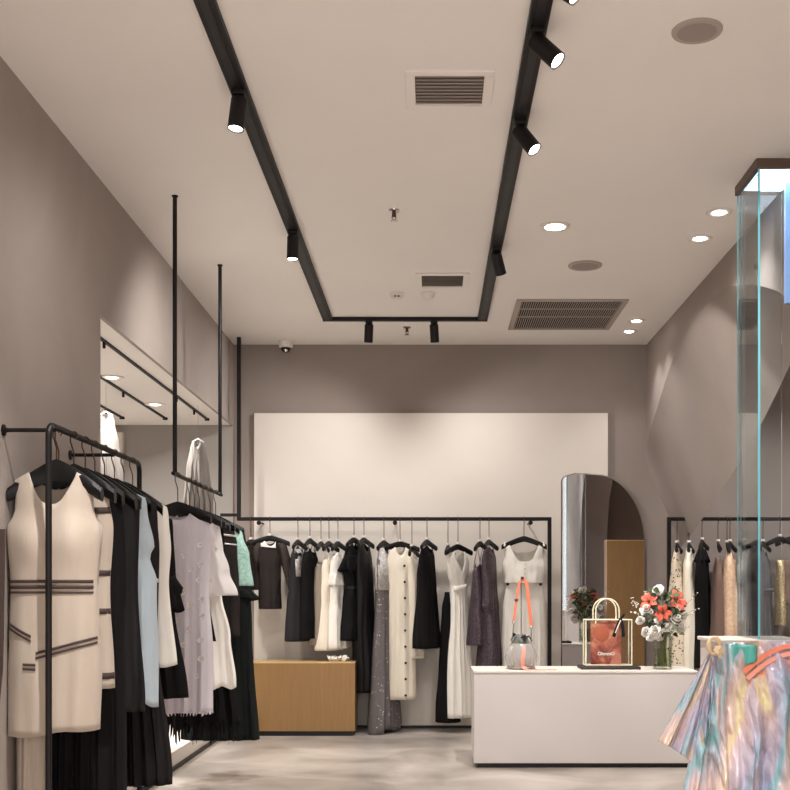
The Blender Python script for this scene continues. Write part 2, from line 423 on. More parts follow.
# ------------------------------------------------------------------ ceiling fixtures
tr = thing('ceiling_track', 'black U-shaped light track fixed under the main ceiling', 'light track', (-.24, 7, H))
def tsec(x0, x1, y0, y1):
    MB().box(x0+.24, x1+.24, y0-7, y1-7, -.03, 0).build('track_section', M['track'], tr, smooth=False, bevel=.004)
    m = MB()
    if x1-x0 < .2:
        c = (x0+x1)/2+.24
        m.box(c-.018, c+.018, y0-7, y1-7, -.034, -.0295)
    else: m.box(x0+.24, x1+.24, (y0+y1)/2-7-.01, (y0+y1)/2-7+.01, -.034, -.0295)
    m.build('track_groove', M['toe'], tr, smooth=False)
tsec(-.962, -.876, .2, 10.1); tsec(.402, .488, .2, 10.1); tsec(-.962, .488, 10.1, 10.16)

LIGHTS = []
def spot(x, y, d, lit, label, zt=H-.034, L=.155, r=.039, group='track spotlights on the main ceiling', power=60, ang=80, ldir=None, lens='lamp'):
    d = Vector(d).normalized()
    t = thing('track_spotlight', label, 'spotlight', (x, y, zt), 0, group)
    MB().box(-.03, .03, -.045, .045, -.02, 0).build('adapter', M['track'], t, bevel=.003)
    piv = Vector((0, 0, -.035))
    MB().tube([(0, 0, -.015), (0, 0, -.05)], .011, 10).build('swivel', M['track'], t)
    a = piv - d*.02 + Vector((0, 0, -.012)); b = a + d*L
    MB().lathe([(r*.86, 0), (r, .006), (r, L), (r*.86, L), (r*.84, L-.016), (0, L-.016)], 28, a, d).build('lamp_body', M['track'], t)
    MB().lathe([(0, 0), (r*.7, .002), (r*.83, 0), (r*.83, -.002)], 24, b-d*.006, d).build('lens', M[lens] if lit else M['lampdim'], t)
    LIGHTS.append((Vector((x, y, zt))+b+d*.012, Vector(ldir).normalized() if ldir else d, power, ang))
sp = 'black cylinder spotlight '
spot(-.918, 5.47, (-.10, -.12, -1), 1, sp+'nearest on the left track run, lit', power=22, ang=150, ldir=(-.35, .2, -1))
spot(-.918, 7.6, (-.02, -.02, -1), 1, sp+'farther back on the left track run, lit from below', power=70, ang=136, ldir=(-.6, .55, -.95))
spot(.445, 4.36, (.7, -.3, -.62), 1, sp+'cut by the top edge of the photo on the right track', power=30, ang=75, ldir=(.3, .1, -1))
spot(.445, 4.87, (.62, -.3, -.72), 1, sp+'on the right track just below the topmost one, tilted right', power=70, ang=-64, ldir=(.85, .35, -.5))
spot(.445, 5.82, (.5, -.28, -.75), 1, sp+'third from the top on the right track, lens glowing', power=85, ang=-64, ldir=(.85, .75, -.58))
spot(.445, 7.97, (.28, .5, -.85), 0, sp+'near the far corner of the right track, turned away', power=85, ang=-64, ldir=(.8, .5, -.55))
spot(xat(369, 10.13), 10.13, (-.06, .3, -1), 0, sp+'at left on the short cross track by the back wall', power=56, ang=150, ldir=(-.55, .14, -.9))
spot(xat(434, 10.13), 10.13, (.06, .3, -1), 0, sp+'at right on the short cross track by the back wall', power=56, ang=150, ldir=(.55, .14, -.9))
# side room tracks
for i, (x, y0, y1, lab) in enumerate([(-2.11, 7.0, 10.8, 'longest thin black light track on the side room ceiling, nearest the opening'),
                                 (-2.49, 7.0, 10.75, 'middle thin black light track on the side room ceiling'),
                                 (-2.88, 7.0, 10.7, 'innermost thin black light track on the side room ceiling')]):
    t = thing('light_track', lab, 'light track', (x, (y0+y1)/2, LINTEL), 0, 'thin tracks in the side room')
    h = (y1-y0)/2
    MB().box(-.009, .009, -h, h, -.016, 0).build('track_bar', M['track'], t, smooth=False)
    MB().box(-.02, .02, h-.03, h, -.022, 0).build('end_cap', M['track'], t, smooth=False)
    for k, yy in enumerate(((-1.5, .6, 1.3), (-.6, .4), (1.3,))[i]):
        MB().lathe([(.010, -.055), (.011, -.015)], 12, (0, yy, 0)).build('pin_spot', M['track'], t)

def downlight(px, py, lab, r=.085, lit='lamp', power=30, ang=110, zc=H, XY=None, ldir=(0, 0, -1), dr=.5):
    if XY: x, y = XY
    else:
        y = F*(zc-EYE)/(590-py); x = xat(px, y)
    t = thing('recessed_downlight', lab, 'downlight', (x, y, zc), 0, 'round downlights set in the ceiling')
    MB().lathe([(r*.45, -.001), (r*.60, -.006), (r*.66, -.009), (r*.9, -.010), (r, -.006), (r, 0)], 32).build('trim_ring', M['white_plastic'], t)
    MB().lathe([(0, -.012), (r*dr*.7, -.011), (r*dr, -.004), (r*dr, -.001)], 28).build('diffuser', M[lit], t)
    LIGHTS.append((Vector((x, y, zc-.03)), Vector(ldir), power, ang))
dl = 'round recessed downlight '
downlight(555, 226, dl+'glowing brightest beside the right track', .10, power=260, ang=112, dr=.85)
downlight(719, 212, dl+'nearest the glass display case, of a pair', .085, power=34, ang=110)
downlight(700, 238, dl+'just left of the one by the glass case', .085, power=34, ang=110)
downlight(636.5, 320.5, dl+'right of the big ceiling grille, upper of two', .08, power=20, ang=100)
downlight(629, 331, dl+'by the far right ceiling corner, lower of two', .08, power=20, ang=100)
downlight(155, 404, dl+'far along the side room ceiling', .09, zc=LINTEL, lit='lampdim', power=70, ang=165)
for k, y in enumerate((7.4, 9.3)):  # fill lamps added out of view to bounce light onto the side ceiling
    downlight(0, 0, dl+('added unseen for fill deep in the side room, '+('front' if k == 0 else 'rear')+' of two'), .09, power=230, ang=100, zc=LINTEL, XY=(-3.3, y))
downlight(112, 377, dl+'near the front of the side room ceiling', .09, zc=LINTEL, lit='lampdim', power=70, ang=165)
for k, (x, y) in enumerate([(3.0, 9.9), (3.9, 9.6)]):
    downlight(0, 0, dl+('in the bay above the right hand rail' if k == 0 else 'deep in the bay beyond the arch'),   .08, power=100, ang=140, XY=(x, y))

for k, (x, y) in enumerate([(-1.0, 4.2), (1.1, 4.3), (-1.0, 2.2), (1.1, 2.2), (-1.0, .2), (1.1, .2)]):  # lamps added out of view to lift the ambient light
    downlight(0, 0, dl+('added unseen for fill toward the shop entrance, '+('left' if x < 0 else 'right')+' of the tracks, row '+('nearest the track lights', 'in the middle', 'by the street')[k//2]), .09, power=350, ang=92, XY=(x, y))

def ceiling_speaker(px, py, r, lab):
    y = F*(H-EYE)/(590-py); x = xat(px, y)
    t = thing('ceiling_speaker', lab, 'speaker', (x, y, H), 0, 'round ceiling speakers')
    MB().lathe([(r*.9, -.012), (r*.97, -.012), (r, -.006), (r, 0)], 36).build('bezel', M['louver'], t)
    MB().lathe([(0, -.0135), (r*.6, -.0135), (r*.9, -.011)], 36).build('grille', M['grey_plastic'], t)
ceiling_speaker(697, 30, .108, 'large round grey ceiling speaker near the top right corner')
ceiling_speaker(585, 265, .125, 'round grey ceiling speaker between the bright downlight and the grille')

def slot_vent(x0, x1, y0, y1, lab):
    cx, cy = (x0+x1)/2, (y0+y1)/2; hx, hy = (x1-x0)/2, (y1-y0)/2
    t = thing('ceiling_vent', lab, 'air vent', (cx, cy, H), 0, 'small rectangular air vents')
    b = .045; m = MB()
    m.box(-hx, hx, -hy, -hy+b, -.012, 0).box(-hx, hx, hy-b, hy, -.012, 0).box(-hx, -hx+b, -hy+b, hy-b, -.012, 0).box(hx-b, hx, -hy+b, hy-b, -.012, 0)
    m.build('frame', M['ceiling'], t, smooth=False, bevel=.002)
    m = MB(); nsl = 9
    for k in range(nsl):
        y = -hy+b+(2*hy-2*b)*(k+.5)/nsl
        m.add([(-hx+b, y-.008, -.006), (hx-b, y-.008, -.006), (hx-b, y+.011, -.0005), (-hx+b, y+.011, -.0005),
               (-hx+b, y-.008, -.008), (hx-b, y-.008, -.008), (hx-b, y+.011, -.0025), (-hx+b, y+.011, -.0025)],
              [(0, 1, 2, 3), (7, 6, 5, 4), (0, 4, 5, 1), (2, 6, 7, 3), (1, 5, 6, 2), (0, 3, 7, 4)])
    m.build('slats', M['louver'], t, smooth=False)
    MB().box(-hx+b, hx-b, -hy+b, hy-b, -.0004, 0).build('backing', M['ventback'], t, smooth=False)
slot_vent(-.125, .29, 5.30, 5.72, 'small pale rectangular air vent between the tracks, nearer the camera')
slot_vent(-.125, .285, 8.70, 9.12, 'small pale rectangular air vent between the tracks, nearer the back wall')

x0, x1, y0, y1 = .70, 1.625, 9.48, 10.56
t = thing('ceiling_grille', 'large rectangular air grille with dark slots right of the track', 'air grille', ((x0+x1)/2, (y0+y1)/2, H))
hx, hy = (x1-x0)/2, (y1-y0)/2; b = .045
m = MB(); m.box(-hx, hx, -hy, -hy+b, -.014, 0).box(-hx, hx, hy-b, hy, -.014, 0).box(-hx, -hx+b, -hy+b, hy-b, -.014, 0).box(hx-b, hx, -hy+b, hy-b, -.014, 0)
m.build('frame', M['louver'], t, smooth=False, bevel=.002)
MB().box(-hx+b, hx-b, -hy+b, hy-b, -.001, 0).build('dark_backing', M['duct'], t, smooth=False)
m = MB()
for k in range(44):
    x = -hx+b+(2*hx-2*b)*(k+.5)/44
    m.box(x-.0026, x+.0026, -hy+b, hy-b, -.010, -.001)
m.build('louvers', M['louver'], t, smooth=False)
m = MB()
for yy in (-.22, .06): m.box(-hx+b, hx-b, yy-.012, yy+.012, -.0085, -.002)
m.build('cross_bars', M['louver'], t, smooth=False)

def sprinkler(px, py, lab):
    y = F*(H-EYE)/(590-py+4); x = xat(px, y)
    t = thing('fire_sprinkler', lab, 'sprinkler', (x, y, H), 0, 'ceiling sprinklers')
    MB().lathe([(.012, -.012), (.034, -.008), (.036, 0)], 20).build('escutcheon', M['chrome'], t)
    MB().lathe([(.010, -.045), (.014, -.03), (.012, -.01)], 14).tube([(-.010, 0, -.03), (-.013, 0, -.05), (0, 0, -.066)], .003, 6).tube([(.010, 0, -.03), (.013, 0, -.05), (0, 0, -.066)], .003, 6).build('nozzle', M['bronze'], t)
    MB().lathe([(0, -.072), (.022, -.071), (.022, -.067), (0, -.066)], 16).build('deflector', M['chrome'], t)
sprinkler(394, 214, 'metal fire sprinkler in the middle of the ceiling, nearer the camera')
sprinkler(407, 331, 'metal fire sprinkler between the cross track and the back wall')
for px, lab, holes in ((397, 'white round smoke detector with dark slots, left of its twin', 1), (428, 'white round smoke detector right of the slotted one', 0)):
    y = 9.3; x = xat(px, y)
    t = thing('smoke_detector', lab, 'smoke detector', (x, y, H), 0, 'smoke detectors')
    MB().lathe([(.056, -.014), (.062, -.008), (.062, 0)], 28).build('base', M['white_plastic'], t)
    MB().lathe([(0, -.05), (.03, -.049), (.046, -.04), (.054, -.014)], 28).build('cover', M['white_plastic'], t)
    if holes:
        for dx in (-.014, .014): MB().box(dx-.008, dx+.008, -.052, -.036, -.040, -.030).build('sensor_slot', M['toe'], t, smooth=False)
t = thing('security_camera', 'small white dome security camera in the far left ceiling corner', 'camera', (xat(286, 11.1), 11.08, H))
MB().lathe([(.05, -.07), (.066, -.06), (.07, -.03), (.066, 0)], 24).build('housing', M['white_plastic'], t)
MB().lathe([(0, -.112), (.025, -.107), (.043, -.09), (.05, -.069)], 24).build('dome', M['toe'], t)
MB().lathe([(0, .012), (.014, .01), (.016, 0)], 14, (.008, -.034, -.094), (0, -.8, -.5)).build('lens', M['chrome'], t)

# ------------------------------------------------------------------ hangers and garments
R_RAIL = .013
HANGN = [0]
def hanger(x, y, zrail, ztop, yaw, holds, group, half=.21, drop=.10, clips=False, body='hanger', thick=.03, hookm='bronze', tagged=False, rail='x', jog=.022, hc=.05, he=.034):
    """hanger whose hook rides over a rail; ztop = height of its centre crown"""
    t = thing('clothes_hanger', 'black hanger holding the '+holds, 'hanger', (x, y, ztop), yaw, group)
    hh = zrail - ztop
    rr = R_RAIL+.0035
    hp = []
    # hook plane is perpendicular to the rail: local direction of it
    dv = Vector((0, 1, 0)) if rail == 'x' else Vector((1, 0, 0))
    dv = Matrix.Rotation(-yaw, 3, 'Z') @ dv
    for k in range(11):
        a = lerp(-.35*PI, PI, k/10)
        hp.append(dv*(math.cos(a)*-rr*-1) + Vector((0, 0, hh + math.sin(a)*rr)))
    s0 = hp[-1]
    if jog: hp += [s0+Vector((0, 0, -.035)), s0+dv*jog*.2+Vector((0, 0, -.043)), Vector((0, 0, max(.03, hh-.085)))+dv*0, Vector((0, 0, .0))]
    else: hp += [s0+Vector((0, 0, -.02)), Vector((0, 0, hh-.06)), Vector((0, 0, 0))]
    MB().tube(hp, .0034, 6).build('hook', M[hookm], t)
    m = MB(); N = 18
    def body_fn(k):
        s = -1+2*k/N; a = abs(s)
        zc = -drop*(a**1.25) - .0
        th = lerp(.016, thick, a)          # front-back thickness grows to the shoulder ends
        hgt = lerp(hc, he, a)
        return s*half, zc, th, hgt
    vs = []; fs = []
    for k in range(N+1):
        xx, zc, th, hg = body_fn(k); yo = -.02*(abs(xx)/half)**2
        for q in range(8):
            an = 2*PI*q/8+PI/8
            vs.append((xx, yo+math.cos(an)*th*.55, zc-hg*.5+math.sin(an)*hg*.55))
    for k in range(N):
        for q in range(8): fs.append((k*8+q, k*8+(q+1) % 8, k*8+8+(q+1) % 8, k*8+8+q))
    fs.append(tuple(range(7, -1, -1))); fs.append(tuple(N*8+q for q in range(8)))
    m.add(vs, fs).build('shoulder_body', M[body], t)
    if tagged:
        MB().lathe([(.016, 0), (.019, .004), (.019, .016), (.016, .02)], 16, (0, 0, -.004)).build('size_ring', M['tag'], t)
    if clips:
        zc = clips
        MB().tube([(-half*.8, 0, -drop*.75-.03), (-half*.72, 0, zc), (half*.72, 0, zc), (half*.8, 0, -drop*.75-.03)], .0035, 6).build('clip_bar', M['chrome'], t)
        for s in (-1, 1): MB().box(s*half*.72-.014, s*half*.72+.014, -.02, .02, zc-.035, zc+.022).build('clip', M['hanger'], t, bevel=.004)
    return t

class Cut:
    """shape of one garment: two shaped cloth panels joined at the sides; local origin = top of the shoulders"""
    def __init__(s, L, hw, dep=((0, .02), (.12, .05), (.3, .07), (1, .09)), neck=(.45, .10, .05, 2.0), slope=.05, folds=(3, .012), hem=(0, 0, 0), seed=0, sway=0, nz=.02, bust=.0):
        s.L, s.hw, s.dep, s.neck, s.slope, s.folds, s.hem, s.seed, s.sway, s.nz, s.bust = L, hw, dep, neck, slope, folds, hem, seed, sway, nz, bust
    def top(s, u, front):
        nw, df, db, p = s.neck; a = abs(u)
        if a < nw: return -s.slope*0 - (df if front else db)*(1-(a/nw)**p)
        return -s.slope*(a-nw)/max(1e-6, 1-nw)
    def bot(s, u):
        a, k, tilt = s.hem
        return -s.L + a*math.sin(k*PI*u+s.seed) + tilt*u
    def pt(s, u, v, front):
        z0, z1 = s.top(u, front), s.bot(u)
        z = lerp(z0, z1, v); f = min(1, max(0, -z/s.L))
        hw = ip(s.hw, f)
        nn = noise.noise(Vector((s.seed*3.1, f*3.2, (1 if u > 0 else -1)*1.7)))
        hw *= 1 + s.nz*3*nn*f
        x = u*hw + s.sway*f*f
        d = ip(s.dep, f)*math.sqrt(max(0, 1-abs(u)**2.4))
        if front and s.bust: d += s.bust*math.exp(-((f-.27)/.09)**2)*(math.exp(-((abs(u)-.45)/.28)**2))
        nf, am = s.folds; g = min(1, max(0, (f-.12)/.75))**1.15
        fo = am*g*(math.sin(PI*nf*u+s.seed*1.3)+.5*math.sin(PI*nf*2.3*u+s.seed*2.1+f*1.5)) + .012*noise.noise(Vector((u*1.8+s.seed, f*4, s.seed)))*min(1, f*4)
        return Vector((x, (-d if front else d) + fo, z))
    def mesh(s, nu=44, nv=34):
        m = MB()
        m.grid(lambda a, v: s.pt(-1+2*a, v, True), nu, nv); m.grid(lambda a, v: s.pt(-1+2*a, v, False), nu, nv, flip=True)
        return m
    def uf(s, x, z):
        """front surface point at local x, z"""
        f = min(1, max(0, -z/s.L)); hw = ip(s.hw, f); u = max(-1, min(1, (x - s.sway*f*f)/hw))
        z0, z1 = s.top(u, True), s.bot(u); v = min(1, max(0, (z-z0)/(z1-z0)))
        return s.pt(u, v, True)
    def band(s, x0, z0, x1, z1, w, off=.004, n=28, back=False, bow=0):
        """tape lying on the front between two points"""
        m = MB()
        for fr in ((True, False) if back else (True,)):
            def fn(a, b):
                x = lerp(x0, x1, a); z = lerp(z0, z1, a) + bow*4*a*(1-a) + lerp(w/2, -w/2, b)
                f = min(1, max(0, -z/s.L)); hw = ip(s.hw, f); u = max(-1, min(1, (x - s.sway*f*f)/hw))
                zz0, zz1 = s.top(u, fr), s.bot(u); v = min(1, max(0, (z-zz0)/(zz1-zz0)))
                p = s.pt(u, v, fr); return (p.x*1.0, p.y+(-off if fr else off), p.z)
            m.grid(fn, n, 2)
        return m
def sleeve_mb(side, x0, z0, L, r0, r1, out=.25, fwd=0, seed=0):
    pts = []; rr = []
    for k in range(9):
        a = k/8
        pts.append((side*(x0+out*L*math.sin(a*1.2)), fwd*a, z0-L*(a*.97)+.0)); rr.append(lerp(r0, r1, a)*(1+.08*math.sin(7*a+seed)))
    m = MB().tube(pts, rr, 12, cap=False)
    # flatten front to back
    m.v = [(p[0], p[1]*.55, p[2]) for p in m.v]
    return m
def wear(name, label, cat, group, cut, mat, x, y, z, yaw=0, parts=(), body=None):
    t = thing(name, label, cat, (x, y, z), yaw, group)
    o = cut.mesh().build(body or (name+'_body'), M[mat], t, solid=.0015)
    for fn in parts: fn(t, cut)
    return t
def P_band(x0, z0, x1, z1, w=.016, mat='band', nm='trim_tape', back=False, bow=0, off=.004):
    return lambda t, c: c.band(x0, z0, x1, z1, w, off=off, back=back, bow=bow).build(nm, M[mat], t, solid=.003)
def P_sleeves(x0, z0, L, r0, r1, mat, out=.2, nm='sleeve', cuff=None):
    def f(t, c):
        for s in (-1, 1):
            o = sleeve_mb(s, x0, z0, L, r0, r1, out, seed=s+c.seed).build(nm, M[mat], t, solid=.0015)
            if cuff:
                e = Vector((s*(x0+out*L*math.sin(1.2)), 0, z0-L*.97))
                MB().box(-r1*1.15, r1*1.15, -r1*.75, r1*.75, -.01, .055).build('cuff', M[cuff], o, bevel=.006, loc=e)
    return f
def P_buttons(x, z0, z1, n, r=.009, mat='button'):
    def f(t, c):
        for k in range(n):
            z = lerp(z0, z1, k/(n-1)); p = c.uf(x, z)
            MB().lathe([(r*.4, -.001), (r, 0), (r, .004), (r*.5, .006)], 12, (p.x, p.y-.004, p.z), (0, -1, 0)).build('button', M[mat], t)
    return f
def P_straps(xs, z0, z1, mat, r=.004):
    def f(t, c):
        for s in (-1, 1): MB().tube([(s*xs*1.05, -.035, z1), (s*xs*1.02, -.022, (z0+z1)/2), (s*xs, 0, z0), (s*xs*1.02, .022, (z0+z1)/2), (s*xs*1.05, .035, z1)], r, 6).build('shoulder_strap', M[mat], t)
    return f
def P_flowers(pts, r, pm='petal', cm='pearl'):
    def f(t, c):
        for k, (x, z) in enumerate(pts):
            p = c.uf(x, z); m = MB(); rnd = random.Random(k)
            for q in range(5):
                a = q*2*PI/5+rnd.random()
                def fn(u, v, a=a):
                    rad = r*v; w = (u-.5)*r*1.0*math.sin(PI*min(1, v*.85+.1))
                    return (p.x+math.cos(a)*rad-math.sin(a)*w, p.y-.006-.35*r*v*v, p.z+math.sin(a)*rad+math.cos(a)*w)
                m.grid(fn, 3, 3)
            m.build('flower_applique', M[pm], t, weld=False)
            MB().lathe([(0, r*.35), (r*.22, r*.25), (r*.28, 0)], 8, (p.x, p.y-.006, p.z), (0, -1, 0)).build('bead_centre', M[cm], t)
    return f
def P_ruffle(z, w, h, mat, amp=.02, nm='ruffle', n=9):
    def f(t, c):
        m = MB()
        def fn(a, v):
            th = 2*PI*a; f_ = -z/c.L; hw = ip(c.hw, min(1, f_))*(1+.10*v)+w*v; dp = ip(c.dep, min(1, f_))+w*v+.01
            k = 1+amp/.1*v*math.sin(n*th)
            return (math.cos(th)*hw*k, math.sin(th)*dp*k, z-h*v+.012*math.sin(n*th+1)*v)
        m.grid(fn, 72, 6)
        m.build(nm, M[mat], t, solid=.0015)
    return f
def P_fringe(z, L, mat, n=40):
    def f(t, c):
        m = MB(); rnd = random.Random(3); K = n*4
        ends = [L*(.5+.7*rnd.random()) if (k % 4) in (1, 2) else L*.12 for k in range(K)]
        def fn(a, v):
            k = int(round(a*K)) % K; u = -1+4*k/K if k <= K//2 else 3-4*k/K
            p = c.pt(u, .985, k <= K//2); return p+Vector((.006*v*math.sin(k*1.7), .004*v*math.cos(k*2.3), -ends[k]*v))
        m.grid(fn, K, 3); m.build('fringe', M[mat], t)
    return f
A_LINE = ((0, .17), (.08, .165), (.2, .205), (.42, .18), (.6, .215), (1, .24))
STRAIGHT = ((0, .17), (.08, .165), (.22, .2), (.5, .19), (1, .205))

# ---- rack 1: wall-fixed rail in the left foreground
XA = -1.70; ZA = 2.085
def rail_tube(pts, r, nm, par): return MB().tube(pts, r, 12).build(nm, M['black'], par)
ra = thing('garment_rack', 'black wall-fixed clothes rack in the left foreground with bent corner posts', 'clothes rack', (XA, 5.9, 0))
zz = ZA
def bend(yc, sgn):
    return [(0, yc+sgn*(-.05+.05*math.sin(a)), zz-.05+.05*math.cos(a)) for a in (0, .4, .8, 1.2, PI/2)]
pts = [(0, -.80, 0)] + [(0, -.80, zz-.07)] + list(reversed(bend(-.80, -1))) + bend(.78, 1)
pts = [(0, -.80, zz-.06)] + list(reversed([(0, -.80+.05-.05*math.sin(a), zz-.05+.05*math.cos(a)) for a in (0, .4, .8, 1.2, PI/2)])) + \
      [(0, .78-.05+.05*math.sin(a), zz-.05+.05*math.cos(a)) for a in (0, .4, .8, 1.2, PI/2)] + [(0, .78, zz-.06)]
rail_tube(pts, .0145, 'top_rail', ra)
for yy in (-.80, .78): rail_tube([(0, yy, .012), (0, yy, zz-.055)], .0145, 'post', ra)
for yy in (-.80, .78): MB().lathe([(.05, 0), (.05, .008), (.02, .014)], 20, (0, yy, 0)).build('foot_plate', M['black'], ra)
rail_tube([(0, -.70, zz-.012), (XL-XA+.006, -.70, zz-.012)], .0095, 'wall_bar', ra)
rail_tube([(0, .26, zz-.012), (XL-XA+.006, .26, zz-.012)], .0095, 'wall_bar', ra)
for yy in (-.70, .26): MB().lathe([(.026, 0), (.026, .008), (.012, .012)], 18, (XL-XA+.0005, yy, zz-.012), (1, 0, 0)).build('wall_flange', M['black'], ra)

GA = 'garments on the left foreground rack'
HA = 'hangers on the left foreground rack'
def onA(Z, ztop, holds, half=None, drop=.155, off=0, yaw=0): half = half or (.245 if Z < 5.3 else .205+.012*math.sin(Z*23)); return hanger(XA+off, Z, ZA, ztop, yaw+(0 if Z < 5.3 else .06*math.sin(Z*31)), holds, HA, half, drop*half/.245, rail='y', thick=.05, hc=.095, he=.06)
# 1 cream dress with dark tapes
Z = 5.27; zt = 1.888
c1 = Cut(zt-.70, ((0, .182), (.07, .176), (.15, .178), (.215, .214), (.44, .198), (.62, .205), (.78, .213), (1, .208)), neck=(.59, .150, .075, 2.4), slope=.04,
         folds=(2, .006), dep=((0, .03), (.1, .06), (.28, .10), (.45, .09), (1, .11)), hem=(.006, 1.5, .018), seed=.4, nz=.006, bust=.02)
wear('dress', 'cream sleeveless dress with dark tape stripes, front garment of the foreground rack', 'dress', GA, c1, 'cream', XA-.03, Z, zt, .05,
     [P_band(-.19, -0.499  , .185, -0.499, .014, back=True), P_band(-.19, -0.525  , .185, -0.525, .016, back=True), P_band(-.19, -0.549  , .185, -0.549, .010, back=True),
      P_band(-.20, -0.688, -.08, -0.748, .012), P_band(-.20, -0.708, -.08, -0.768, .010),
      P_band(-.055, -0.823, .20, -0.755, .012), P_band(-.055, -0.845, .20, -0.777, .010),
      P_band(-.115, -0.873, -.055, -0.875, .010), P_band(-.115, -0.893, -.055, -0.895, .010)])
onA(Z, 1.95, 'cream dress with dark tape stripes at the front', half=.215, off=-.02)
# 2 second cream piece just behind
Z = 5.46; zt = 1.86
c2 = Cut(zt-.885, ((0, .19), (.08, .195), (.22, .215), (.5, .20), (1, .222)), neck=(.45, .10, .04, 2), slope=.05, folds=(2, .006), seed=1.2, nz=.006)
wear('tunic', 'cream tunic with broad dark bands, half hidden behind the front dress', 'tunic', GA, c2, 'cream', XA-.03, Z, zt, .02,
     [P_band(-.24, -.16, .24, -.13, .03, back=True), P_band(-.24, -.43, .24, -.43, .026, back=True), P_band(-.24, -.61, .24, -.61, .026, back=True), P_band(-.24, -.915, .24, -.915, .03, back=True)])
onA(Z, 1.95, 'cream tunic with broad dark bands')
# 3 black lace long gown
Z = 5.64
c3 = Cut(1.88-.02, ((0, .16), (.1, .2), (.25, .21), (.4, .20), (.7, .215), (1, .222)), neck=(.5, .1, .05, 2), folds=(5, .02), seed=2.2, dep=((0, .02), (.2, .06), (.5, .1), (1, .13)))
wear('gown', 'black floor-length gown hanging behind the cream tunic', 'gown', GA, c3, 'blackcloth', XA-.01, Z, 1.88, 0, body='gown_body')
onA(Z, 1.95, 'black floor-length gown')
Z = 5.80
c4 = Cut(1.88-.74, ((0, .19), (.1, .22), (.5, .21), (1, .25)), folds=(4, .012), seed=3.1)
wear('dress', 'plain black knee-length dress between the black gown and the pale blue one', 'dress', GA, c4, 'blackcloth2', XA+.005, Z, 1.88, .03)
onA(Z, 1.95, 'plain black knee-length dress')
Z = 5.97
c5 = Cut(1.88-.80, ((0, .17), (.1, .19), (.28, .225), (.33, .20), (.45, .235), (1, .245)), folds=(5, .014), hem=(.03, 2.2, -.03), seed=4.4, nz=.02)
wear('dress', 'pale blue chiffon dress with a wavy edge on the foreground rack', 'dress', GA, c5, 'lightblue', XA+.03, Z, 1.88, .05)
onA(Z, 1.95, 'pale blue chiffon dress')
Z = 6.16
c6 = Cut(1.87-.31, ((0, .19), (.1, .2), (.2, .21), (.45, .20), (1, .275)), folds=(9, .014), seed=5.1, neck=(.4, .1, .05, 2))
wear('gown', 'charcoal pleated maxi dress reaching nearly to the floor', 'gown', GA, c6, 'pleat', XA+.03, Z, 1.87, 0, [P_band(-.22, -.47, .22, -.47, .022, 'pearl', 'belt', back=False)], body='gown_body')
onA(Z, 1.95, 'charcoal pleated maxi dress')
Z = 6.35
c7 = Cut(1.86-.92, ((0, .18), (.12, .2), (.3, .215), (.5, .20), (1, .25)), folds=(3, .012), seed=6.3, hem=(.01, 2, .02))
wear('blouse', 'long white blouse hanging next to the charcoal pleats', 'blouse', GA, c7, 'white', XA+.045, Z, 1.86, .04)
onA(Z, 1.95, 'long white blouse')
Z = 6.53
c8 = Cut(1.80-.74, ((0, .18), (.1, .19), (.35, .205), (.42, .25), (.5, .2), (1, .275)), folds=(4, .014), seed=7.7)
wear('dress', 'short black peplum dress last on the foreground rack', 'dress', GA, c8, 'blackcloth', XA+.04, Z, 1.80, 0, [P_ruffle(-.37, .012, .20, 'blackcloth', .008)])
onA(Z, 1.94, 'short black peplum dress')
# dark strap of the striped dress, modelled apart at the very left
tag(MB().ribbon([(-1.905, 5.1, 1.62), (-1.908, 5.1, 1.4), (-1.915, 5.1, 1.0), (-1.93, 5.1, .85)], .024, .010, (1, 0, 0)).build('long_strap', M['band']), 'dark narrow dress strap hanging against the left wall at the photo edge', 'scarf')
# front cream trousers strips under dress
c9 = Cut(1.86-.32, ((0, .16), (.3, .18), (.5, .17), (1, .15)), folds=(3, .01), seed=1.9)
wear('dress', 'long cream dress whose pale hem shows below the striped dress', 'dress', GA, Cut(1.86-.30, ((0, .07), (.3, .07), (.5, .065), (1, .06)), folds=(2, .008), seed=8.8), 'cream', XA-.165, 5.36, 1.86, .05)
onA(5.36, 1.95, 'long cream dress with the pale low hem', off=-.04, half=.19)

# ---- rack 2: rail hung from the ceiling on rods
XC = -1.565; ZC = 2.056
rc = thing('hanging_rail', 'black clothes rail hung from the ceiling on two long rods at left', 'clothes rail', (XC, 7.75, 0))
rail_tube([(0, -.80, ZC), (0, .80, ZC)], .0125, 'rail', rc)
for yy in (-.75, .74):
    rail_tube([(0, yy, ZC), (0, yy, H)], .0135, 'ceiling_rod', rc)
    MB().lathe([(.0145, 0), (.02, .004), (.02, .010)], 16, (0, yy, H-.010)).build('ceiling_plate', M['black'], rc)
GC = 'garments on the ceiling-hung rail'; HC = 'hangers on the ceiling-hung rail'
def onC(Z, ztop, holds, off=0): return hanger(XC+off, Z, ZC, ztop+.005, 0, holds, HC, .21, .09, rail='y', thick=.045, hc=.08, he=.05)
def P_sash(t, c):
    MB().grid(lambda u, v: (.10+.035*(u-.5)*(1+v*1.2)+.04*v, -.17-.004*math.sin(PI*u)-.02*v, lerp(-.50, -.80, v)), 6, 10).build('lace_sash', M['blackcloth'], t, solid=.006)
rnd = random.Random(11)
Z = 7.08
c = Cut(1.80-.57, ((0, .15), (.06, .21), (.14, .225), (.18, .20), (.4, .19), (.7, .215), (1, .215)), neck=(.55, .05, .03, 2), slope=.04, folds=(4, .012), seed=.9, nz=.008)
fl = [(-.16+.075*i+rnd.uniform(-.02, .02), -.22-.11*j+rnd.uniform(-.03, .03)-.05*(i % 2)) for j in range(8) for i in range(5)]
